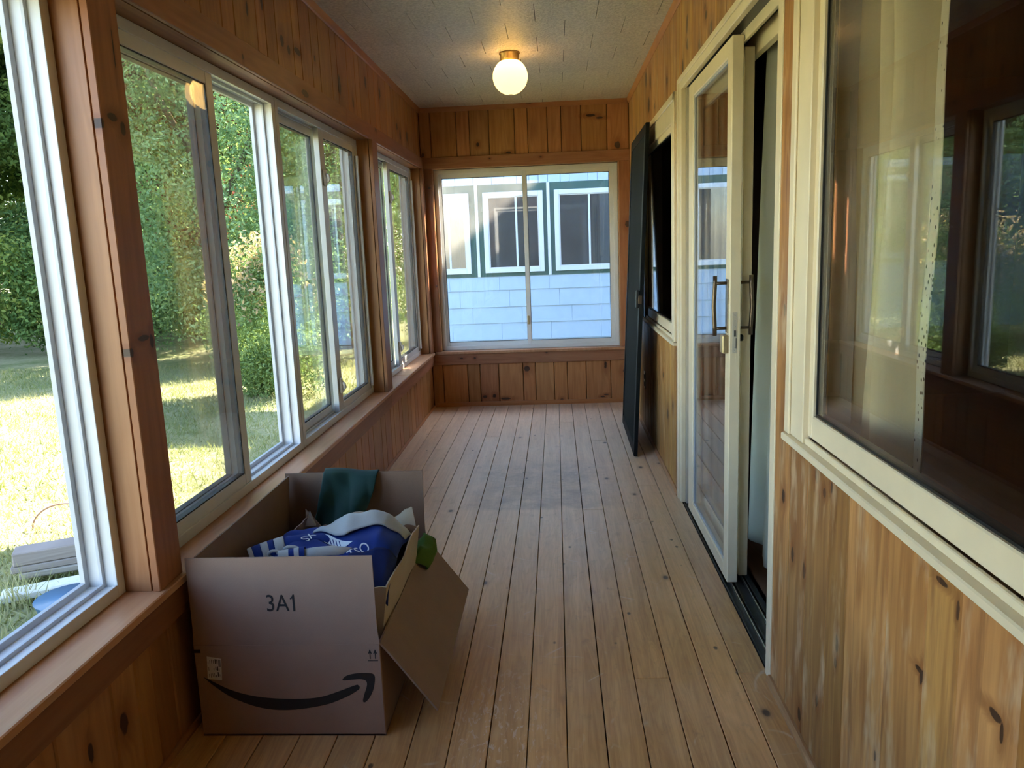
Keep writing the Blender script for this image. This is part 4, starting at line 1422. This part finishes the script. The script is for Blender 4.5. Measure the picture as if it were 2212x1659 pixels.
sheet('printed_hem', hem, 4, 60, M_HEM, wc, 0.002)
tube('curtain_rod', [(1.80, 1.2, 2.0), (1.80, 2.05, 2.0)], 0.009, M_BRONZE, wc, 10)

# ================================================================== OUTSIDE
def lawn_mat():
    t = NT('dry_summer_lawn')
    p = t.pos()
    n1 = t.noise(p, 1.1, 4, 0.6)
    n2 = t.noise(p, 14, 5, 0.7)
    n3 = t.noise(p, 70, 3, 0.7)
    c = t.mix(t.rng(t.m('ADD', t.m('MULTIPLY', n1, 0.6), t.m('MULTIPLY', n2, 0.4)), 0.40, 0.60), (0.20, 0.23, 0.09), (0.43, 0.39, 0.23))
    c = t.mix(t.rng(n3, 0.3, 0.8, 0.0, 0.4), c, (0.10, 0.12, 0.04))
    nm = t.bump(n3, 0.03, 0.7)
    return t.done(t.bsdf(c, 0.9, 0.1, 0, nm))


ground = mesh_obj('ground', [(-60, -25, G), (40, -25, G), (40, 60, G), (-60, 60, G)], [(0, 1, 2, 3)], lawn_mat())
struct(ground, 'sunlit dry lawn outside the left windows', 'ground')


def leaf_mat(name, c1, c2, trans=0.45):
    t = NT(name)
    p = t.pos()
    geo = t.n('ShaderNodeNewGeometry').outputs['Random Per Island']
    f = t.m('ADD', t.m('MULTIPLY', t.noise(p, 0.7, 1), 0.8), t.m('MULTIPLY', geo, 0.3))
    c = t.mix(t.rng(f, 0.35, 0.8), c1, c2)
    d = t.n('ShaderNodeBsdfDiffuse')
    t.l(c, d.inputs[0])
    tl = t.n('ShaderNodeBsdfTranslucent')
    t.l(t.mix(1.0, c, (1.0, 1.0, 0.55), 'MULTIPLY'), tl.inputs[0])
    mx = t.n('ShaderNodeMixShader')
    mx.inputs[0].default_value = trans
    t.l(d.outputs[0], mx.inputs[1])
    t.l(tl.outputs[0], mx.inputs[2])
    return t.done(mx.outputs[0])


M_GRASS = leaf_mat('grass_blades', (0.20, 0.24, 0.09), (0.46, 0.42, 0.25), 0.35)
rng = np.random.default_rng(11)


def tri_mesh(name, verts, nper, mat):
    """verts: (N*nper,3) array, each nper consecutive verts form one face"""
    n = len(verts) // nper
    me = bpy.data.meshes.new(name)
    me.vertices.add(len(verts))
    me.vertices.foreach_set('co', verts.astype(np.float32).ravel())
    me.loops.add(len(verts))
    me.loops.foreach_set('vertex_index', np.arange(len(verts), dtype=np.int32))
    me.polygons.add(n)
    me.polygons.foreach_set('loop_start', np.arange(0, len(verts), nper, dtype=np.int32))
    me.polygons.foreach_set('loop_total', np.full(n, nper, dtype=np.int32))
    me.update(calc_edges=True)
    me.materials.append(mat)
    return me


# grass blades near the house
N = 60000
gy = 1.5 + 11.0 * rng.random(N) ** 1.3
gx = -0.6 - (1.2 + gy * 0.55) * rng.random(N)
hh = 0.03 + 0.06 * rng.random(N) ** 2
ang = rng.random(N) * 2 * PI
wd = 0.004 + 0.004 * rng.random(N)
lean = 0.04 * rng.normal(size=(N, 2))
v = np.zeros((N, 3, 3))
v[:, 0] = np.stack([gx - wd * np.cos(ang), gy - wd * np.sin(ang), np.full(N, G)], 1)
v[:, 1] = np.stack([gx + wd * np.cos(ang), gy + wd * np.sin(ang), np.full(N, G)], 1)
v[:, 2] = np.stack([gx + lean[:, 0], gy + lean[:, 1], G + hh], 1)
go = bpy.data.objects.new('lawn_grass', tri_mesh('lawn_grass', v.reshape(-1, 3), 3, M_GRASS))
COL.objects.link(go)
tag(go, 'short dry grass blades growing on the lawn', 'grass', kind='stuff')


def leaf_cloud(name, blobs, n, size, mat, shell=0.55, seed=1, flat=0.0):
    r_ = np.random.default_rng(seed)
    wts = np.array([b[3] ** 2 for b in blobs])
    idx = r_.choice(len(blobs), n, p=wts / wts.sum())
    B = np.array(blobs)
    d = r_.normal(size=(n, 3))
    d /= np.linalg.norm(d, axis=1)[:, None]
    rad = (shell + (1 - shell) * r_.random(n)) * B[idx, 3] * (0.85 + 0.3 * r_.random(n))
    c = B[idx, :3] + d * rad[:, None] * np.array([1, 1, 0.8])
    a = r_.normal(size=(n, 3))
    a /= np.linalg.norm(a, axis=1)[:, None]
    b = np.cross(a, r_.normal(size=(n, 3)))
    b /= np.linalg.norm(b, axis=1)[:, None]
    s = size * (0.6 + 0.8 * r_.random(n))[:, None]
    q_ = np.stack([c - a * s, c - b * s * 0.45, c + a * s, c + b * s * 0.45], 1)
    return tri_mesh(name, q_.reshape(-1, 3), 4, mat)


def blobs(n, cx, cz, rx, rz, r0, r1, seed):
    r_ = random.Random(seed)
    out = []
    for i in range(n):
        a = r_.uniform(0, 2 * PI)
        zz = r_.uniform(-1, 1)
        rr = math.sqrt(max(0, 1 - zz * zz)) * math.sqrt(r_.random())
        out.append((cx + rx * rr * math.cos(a), rx * rr * math.sin(a), cz + rz * zz, r_.uniform(r0, r1)))
    return out


M_LEAF_A = leaf_mat('leaf_yellow_green', (0.131, 0.206, 0.055), (0.417, 0.498, 0.156), 0.5)
M_LEAF_B = leaf_mat('leaf_mid_green', (0.051, 0.107, 0.037), (0.206, 0.314, 0.107), 0.4)
M_LEAF_C = leaf_mat('leaf_dark_green', (0.025, 0.056, 0.022), (0.117, 0.204, 0.074), 0.35)
M_LEAF_P = leaf_mat('needle_pale_green', (0.117, 0.206, 0.100), (0.336, 0.468, 0.233), 0.35)
M_LEAF_R = leaf_mat('leaf_maroon', (0.076, 0.028, 0.030), (0.344, 0.143, 0.122), 0.4)
M_LEAF_S = leaf_mat('leaf_shrub', (0.069, 0.123, 0.046), (0.251, 0.344, 0.143), 0.35)
M_LEAF_T = leaf_mat('leaf_pink_tip', (0.34, 0.26, 0.14), (0.48, 0.36, 0.22), 0.4)
M_BARK = plain('tree_bark', (0.13, 0.10, 0.075), 0.9, 0.2, var=0.25, scale=18, bump=0.6)

TREE_MESH = {}
for key, mat_, seed in (('a', M_LEAF_A, 21), ('b', M_LEAF_B, 22), ('c', M_LEAF_C, 23)):
    bl = blobs(60, 0, 6.0, 2.9, 4.2, 0.45, 0.95, seed)
    TREE_MESH[key] = leaf_cloud('crown', bl, 78000, 0.052, mat_, 0.6, seed)
# understory
for key, mat_, seed in (('ua', M_LEAF_A, 31), ('ub', M_LEAF_B, 32)):
    bl = blobs(20, 0, 1.3, 1.7, 1.1, 0.5, 0.9, seed)
    TREE_MESH[key] = leaf_cloud('crown', bl, 36000, 0.045, mat_, 0.45, seed)
# conifer
cb = []
for i in range(60):
    z_ = 0.6 + 8.6 * (i / 60)
    rr = 2.5 * (1 - i / 66)
    a_ = i * 2.4
    cb.append((rr * 0.72 * math.cos(a_), rr * 0.72 * math.sin(a_), z_, 0.40 + rr * 0.22))
TREE_MESH['p'] = leaf_cloud('crown', cb, 80000, 0.036, M_LEAF_P, 0.3, 41)
TREE_MESH['r'] = leaf_cloud('crown', blobs(26, 0, 4.6, 2.0, 3.0, 0.7, 1.2, 51), 46000, 0.05, M_LEAF_R, 0.3, 51)
bmt = bmesh.new()
add_tube(bmt, [(0, 0, 0), (0.05, 0.02, 1.5), (-0.05, 0.05, 3.5), (0.1, 0, 6.0), (0.1, 0.1, 8.0)], [0.16, 0.13, 0.11, 0.08, 0.03], 8)
add_tube(bmt, [(0, 0.03, 2.4), (0.7, 0.3, 3.8), (1.2, 0.6, 5.2)], [0.07, 0.05, 0.02], 6)
add_tube(bmt, [(-0.04, 0.03, 3.0), (-0.7, -0.4, 4.4), (-1.1, -0.3, 5.8)], [0.06, 0.05, 0.02], 6)
trunk_me = bpy.data.meshes.new('trunk')
bmt.to_mesh(trunk_me)
bmt.free()
trunk_me.materials.append(M_BARK)
trunk_me.polygons.foreach_set('use_smooth', [True] * len(trunk_me.polygons))


def tree(name, key, x, y, s, rot, label, cat='tree', group=None, trunk=True, sz=None):
    o = empty(name, (x, y, G))
    for nm_, me_ in (('crown', TREE_MESH[key]),) + ((('trunk', trunk_me),) if trunk else ()):
        ch = bpy.data.objects.new(nm_, me_)
        COL.objects.link(ch)
        ch.parent = o
    o.rotation_euler = (0, 0, rot)
    o.scale = (s, s, sz or s)
    tag(o, label, cat, group)
    return o


WOOD = 'woodland trees beyond the lawn'
tl_ = 'tall leafy woodland tree beyond the lawn'
rr_ = random.Random(5)
spots = [('a', -11.3, 15.6, 1.05), ('b', -15.0, 17.0, 1.25), ('b', -8.6, 18.2, 1.1), ('c', -12.0, 21.5, 1.45), ('a', -14.6, 12.6, 1.1), ('c', -6.6, 22.0, 1.3), ('b', -19.0, 19.0, 1.5), ('c', -2.6, 24.5, 1.4),
         ('b', -18.5, 9.5, 1.3), ('c', -17.0, 2.0, 1.2), ('c', -14.2, 20.2, 1.5), ('b', -10.2, 20.5, 1.4), ('c', -17.5, 15.5, 1.4), ('b', -5.0, 19.0, 1.2)]
for i, (key, x_, y_, s_) in enumerate(spots):
    nm_ = {'a': 'sunlit yellow green woodland tree beyond the lawn', 'b': 'mid green woodland tree beyond the lawn', 'c': 'dark green woodland tree at the back beyond the lawn'}[key]
    tree('woodland_tree', key, x_, y_, s_ * 1.05, rr_.uniform(0, 6), nm_, 'tree', {'a': 'sunlit trees beyond the lawn', 'b': 'mid green trees beyond the lawn', 'c': 'dark trees beyond the lawn'}[key])
for i, (key, x_, y_, s_) in enumerate([('ua', -10.4, 14.4, 1.0), ('ub', -12.8, 14.2, 1.15), ('ub', -8.9, 16.0, 1.1), ('ub', -15.4, 14.6, 1.3), ('ua', -6.9, 17.6, 1.15), ('ub', -15.8, 10.3, 1.3)]):
    tree('woodland_shrub', key, x_, y_, s_, rr_.uniform(0, 6), {'ua': 'sunny yellow green undergrowth shrub at the foot of the woodland', 'ub': 'darker green undergrowth shrub at the foot of the woodland'}[key], 'shrub', {'ua': 'sunny undergrowth along the woodland', 'ub': 'dark undergrowth along the woodland'}[key], False)
tree('conifer', 'p', -4.9, 13.6, 1.0, 0.4, 'pale green conifer seen through the open window half')
tree('maroon_tree', 'r', -6.3, 16.2, 1.15, 1.0, 'maroon leaved tree behind the pale conifer')
tree('conifer', 'p', -2.9, 14.2, 0.9, 2.0, 'shaggy conifer seen through the closed latched window')

# rounded shrub by the lawn with pale new tips
sh = empty('rounded_shrub', (-2.55, 9.6, G))
tag(sh, 'rounded green shrub with pinkish new tips beside the house', 'shrub')
sb = blobs(26, 0, 0.85, 0.75, 0.75, 0.28, 0.45, 61)
for nm_, me_ in (('foliage', leaf_cloud('foliage', sb, 26000, 0.024, M_LEAF_S, 0.4, 61)), ('tips', leaf_cloud('tips', [(b[0], b[1], b[2] + 0.16, b[3]) for b in sb if b[2] > 1.0], 1700, 0.03, M_LEAF_T, 0.85, 62))):
    ch = bpy.data.objects.new(nm_, me_)
    COL.objects.link(ch)
    ch.parent = sh

# ------------------------------------------------------------------ neighbouring house
NY = 9.5
M_NGREEN = plain('dark_green_panel', (0.022, 0.075, 0.066), 0.6, 0.3, var=0.1, scale=6)
M_NWHITE = plain('neighbour_white_trim', (0.52, 0.58, 0.66), 0.5, 0.4, var=0.03)
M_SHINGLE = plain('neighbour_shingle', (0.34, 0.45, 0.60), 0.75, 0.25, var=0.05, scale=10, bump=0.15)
nb = empty('neighbour_house', (2.0, NY, G))
tag(nb, 'white shingled neighbouring house with green panels seen through the far window', 'building')
NX0, NX1 = -0.6, 9.0
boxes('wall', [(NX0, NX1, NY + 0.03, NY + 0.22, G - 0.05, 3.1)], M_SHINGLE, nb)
zc = [G - 0.02, -0.26, -0.04, 0.17, 0.375, 0.572, 0.777, 0.950]
rr_ = random.Random(9)
n_sh = 0
for i, (a, b) in enumerate(zip(zc, zc[1:])):
    x_ = NX0 - rr_.uniform(0, 0.3)
    while x_ < 2.6:
        w_ = 0.61
        aa, bb = max(x_, NX0), min(x_ + w_, 2.6)
        if bb - aa > 0.02:
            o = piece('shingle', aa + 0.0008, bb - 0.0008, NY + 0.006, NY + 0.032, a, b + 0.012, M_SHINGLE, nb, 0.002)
            o.rotation_euler = (-0.07, 0, 0)
        x_ += w_
for i, (a, b) in enumerate(((2.035, 2.30), (2.29, 2.56))):
    x_ = NX0 - rr_.uniform(0, 0.2)
    while x_ < 2.6:
        w_ = rr_.choice((0.11, 0.15, 0.18, 0.22))
        aa, bb = max(x_, NX0), min(x_ + w_, 2.6)
        if bb - aa > 0.02:
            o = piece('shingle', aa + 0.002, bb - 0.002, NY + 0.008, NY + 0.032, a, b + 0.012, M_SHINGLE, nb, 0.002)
            o.rotation_euler = (-0.06, 0, 0)
        x_ += w_
boxes('skirt_panel', [(NX0, 2.6, NY + 0.0, NY + 0.032, 0.945, 2.035)], M_NGREEN, nb)
for x_ in (-0.58, 0.11, 0.975, 1.86):
    boxes('batten', [(x_ - 0.018, x_ + 0.018, NY - 0.012, NY + 0.0, 0.945, 2.035)], M_NWHITE, nb, 0.002)


def nwin(x0, x1, z0, z1):
    f = boxes('window', ring_x(NY - 0.03, NY + 0.0, x0, x1, z0, z1, 0.055), M_NWHITE, nb, 0.003)
    boxes('window_bead', ring_x(NY - 0.018, NY + 0.0, x0 + 0.05, x1 - 0.05, z0 + 0.05, z1 - 0.05, 0.018), M_VINYL_IN, f, 0.002)
    xm = x0 + (x1 - x0) * 0.55
    boxes('mullion', [(xm - 0.012, xm + 0.012, NY - 0.014, NY, z0 + 0.06, z1 - 0.06)], M_NWHITE, f, 0.002)
    t = M_NGLASS
    boxes('pane', [(x0 + 0.055, xm, NY - 0.010, NY - 0.006, z0 + 0.055, z1 - 0.055)], t, f)
    boxes('pane', [(xm, x1 - 0.055, NY - 0.010, NY - 0.006, z0 + 0.055, z1 - 0.055)], t, f)


t = NT('dark_house_glass')
M_NGLASS = t.done(t.bsdf((0.030, 0.033, 0.036), 0.03, 0.9))
nwin(-0.54, 0.02, 0.99, 1.945)
nwin(0.19, 0.91, 0.99, 1.945)
nwin(1.045, 1.80, 0.99, 1.945)
M_ROOF = plain('grey_roof', (0.12, 0.115, 0.11), 0.9)
prism('eave_roof', [(NY - 0.10, 3.05), (NY - 0.10, 3.12), (NY + 2.2, 4.2), (NY + 2.2, 4.05)], 'x', NX0 - 0.1, NX1, M_ROOF, nb)
prism('shadow_gable', [(2.5, G), (12.0, G), (12.0, 5.65), (7.2, 9.30), (2.5, 5.63)], 'y', 10.55, 13.5, M_SHINGLE, nb)  # unseen gable, added so its slope shadows the far window glass

# ------------------------------------------------------------------ own house shell above and behind
hs = empty('house_shell', (3.0, 2.5, 2.5))
struct(hs, 'roof and outer walls of this house over the porch', 'roof')
boxes('roof', [(-0.30, 6.2, Y0 - 0.5, L + 0.22, 2.50, 2.62)], M_ROOF, hs)
boxes('fascia', [(-0.155, -0.02, Y0 - 0.1, L + 0.15, HC + 0.01, 2.50), (-0.15, 4.8, L + 0.02, L + 0.14, HC + 0.01, 2.5)], M_SIDING, hs)
boxes('outer_wall', [(4.7, 4.8, Y0 - 0.1, L + 0.15, G, 2.5), (W + 0.12, 4.8, L + 0.1, L + 0.15, G, 2.5), (-0.15, 4.8, Y0 - 0.25, Y0 - 0.1, G, 2.5)], M_SIDING, hs)
boxes('outer_siding', [(-0.172, -0.156, Y0 - 0.1, L + 0.15, G, ST - 0.03)], M_SIDING, hs)

# ------------------------------------------------------------------ things on the ground by the house
M_GREYWOOD = pine('weathered_grey_timber', 2, 0, (0.34, 0.30, 0.25), (0.20, 0.165, 0.13), [], knot_amt=0.05, rough=0.8)
for i, (cx, cy, cz, ln, wd_, hh_, rz, lab) in enumerate([
        (-1.80, 3.98, -0.290, 0.42, 0.14, 0.075, 0.50, 'weathered grey timber on top of the stack outside'),
        (-1.80, 3.97, -0.348, 0.44, 0.13, 0.038, 0.48, 'middle weathered timber of the stack outside'),
        (-1.78, 3.97, -0.386, 0.40, 0.13, 0.036, 0.46, 'lowest weathered timber of the stack outside')]):
    o = boxes('timber', [(-ln / 2, ln / 2, -wd_ / 2, wd_ / 2, -hh_ / 2, hh_ / 2)], M_GREYWOOD, None, 0.006)
    o.location = (cx, cy, cz)
    o.rotation_euler = (0, 0, rz)
    tag(o, lab, 'timber', 'timbers stacked outside')
o = boxes('white_plank', [(-0.26, 0.26, -0.06, 0.06, -0.022, 0.022)], plain('chalky_white_plank', (0.62, 0.62, 0.58), 0.8, var=0.15), None, 0.008)
o.location = (-1.66, 3.75, -0.405)
o.rotation_euler = (0, 0.0, 0.52)
tag(o, 'chalky white plank lying below the grey timbers outside', 'plank')
bm = bmesh.new()
add_tube(bm, [(0, 0, 0), (0, 0, 0.02), (0, 0, 0.09), (0, 0, 0.095)], [0.13, 0.14, 0.16, 0.165], 24)
o = bm_obj('blue_tub', bm, plain('blue_plastic_tub', (0.055, 0.13, 0.24), 0.45), None, True)
o.location = (-1.44, 3.52, G)
tag(o, 'blue plastic tub on the ground under the left window', 'tub')
o = tube('wire_hoop', [(-2.30 + 0.20 * math.cos(t_), 4.80 + 0.05 * math.cos(t_), G + 0.16 * math.sin(t_)) for t_ in np.linspace(0, PI, 20)], 0.006, plain('rusty_wire', (0.22, 0.12, 0.08), 0.7), None, 6)
tag(o, 'rusty wire hoop standing in the lawn behind the timbers', 'hoop')
# grass tuft beside the plank
r_ = np.random.default_rng(77)
n = 60
bx, by = -1.80 + 0.05 * r_.normal(size=n), 3.62 + 0.05 * r_.normal(size=n)
h_ = 0.10 + 0.12 * r_.random(n)
le = 0.07 * r_.normal(size=(n, 2))
v = np.zeros((n, 3, 3))
v[:, 0] = np.stack([bx - 0.004, by, np.full(n, G)], 1)
v[:, 1] = np.stack([bx + 0.004, by, np.full(n, G)], 1)
v[:, 2] = np.stack([bx + le[:, 0], by + le[:, 1], G + h_], 1)
o = bpy.data.objects.new('grass_tuft', tri_mesh('grass_tuft', v.reshape(-1, 3), 3, M_GRASS))
COL.objects.link(o)
tag(o, 'long green grass tuft beside the white plank outside', 'grass')
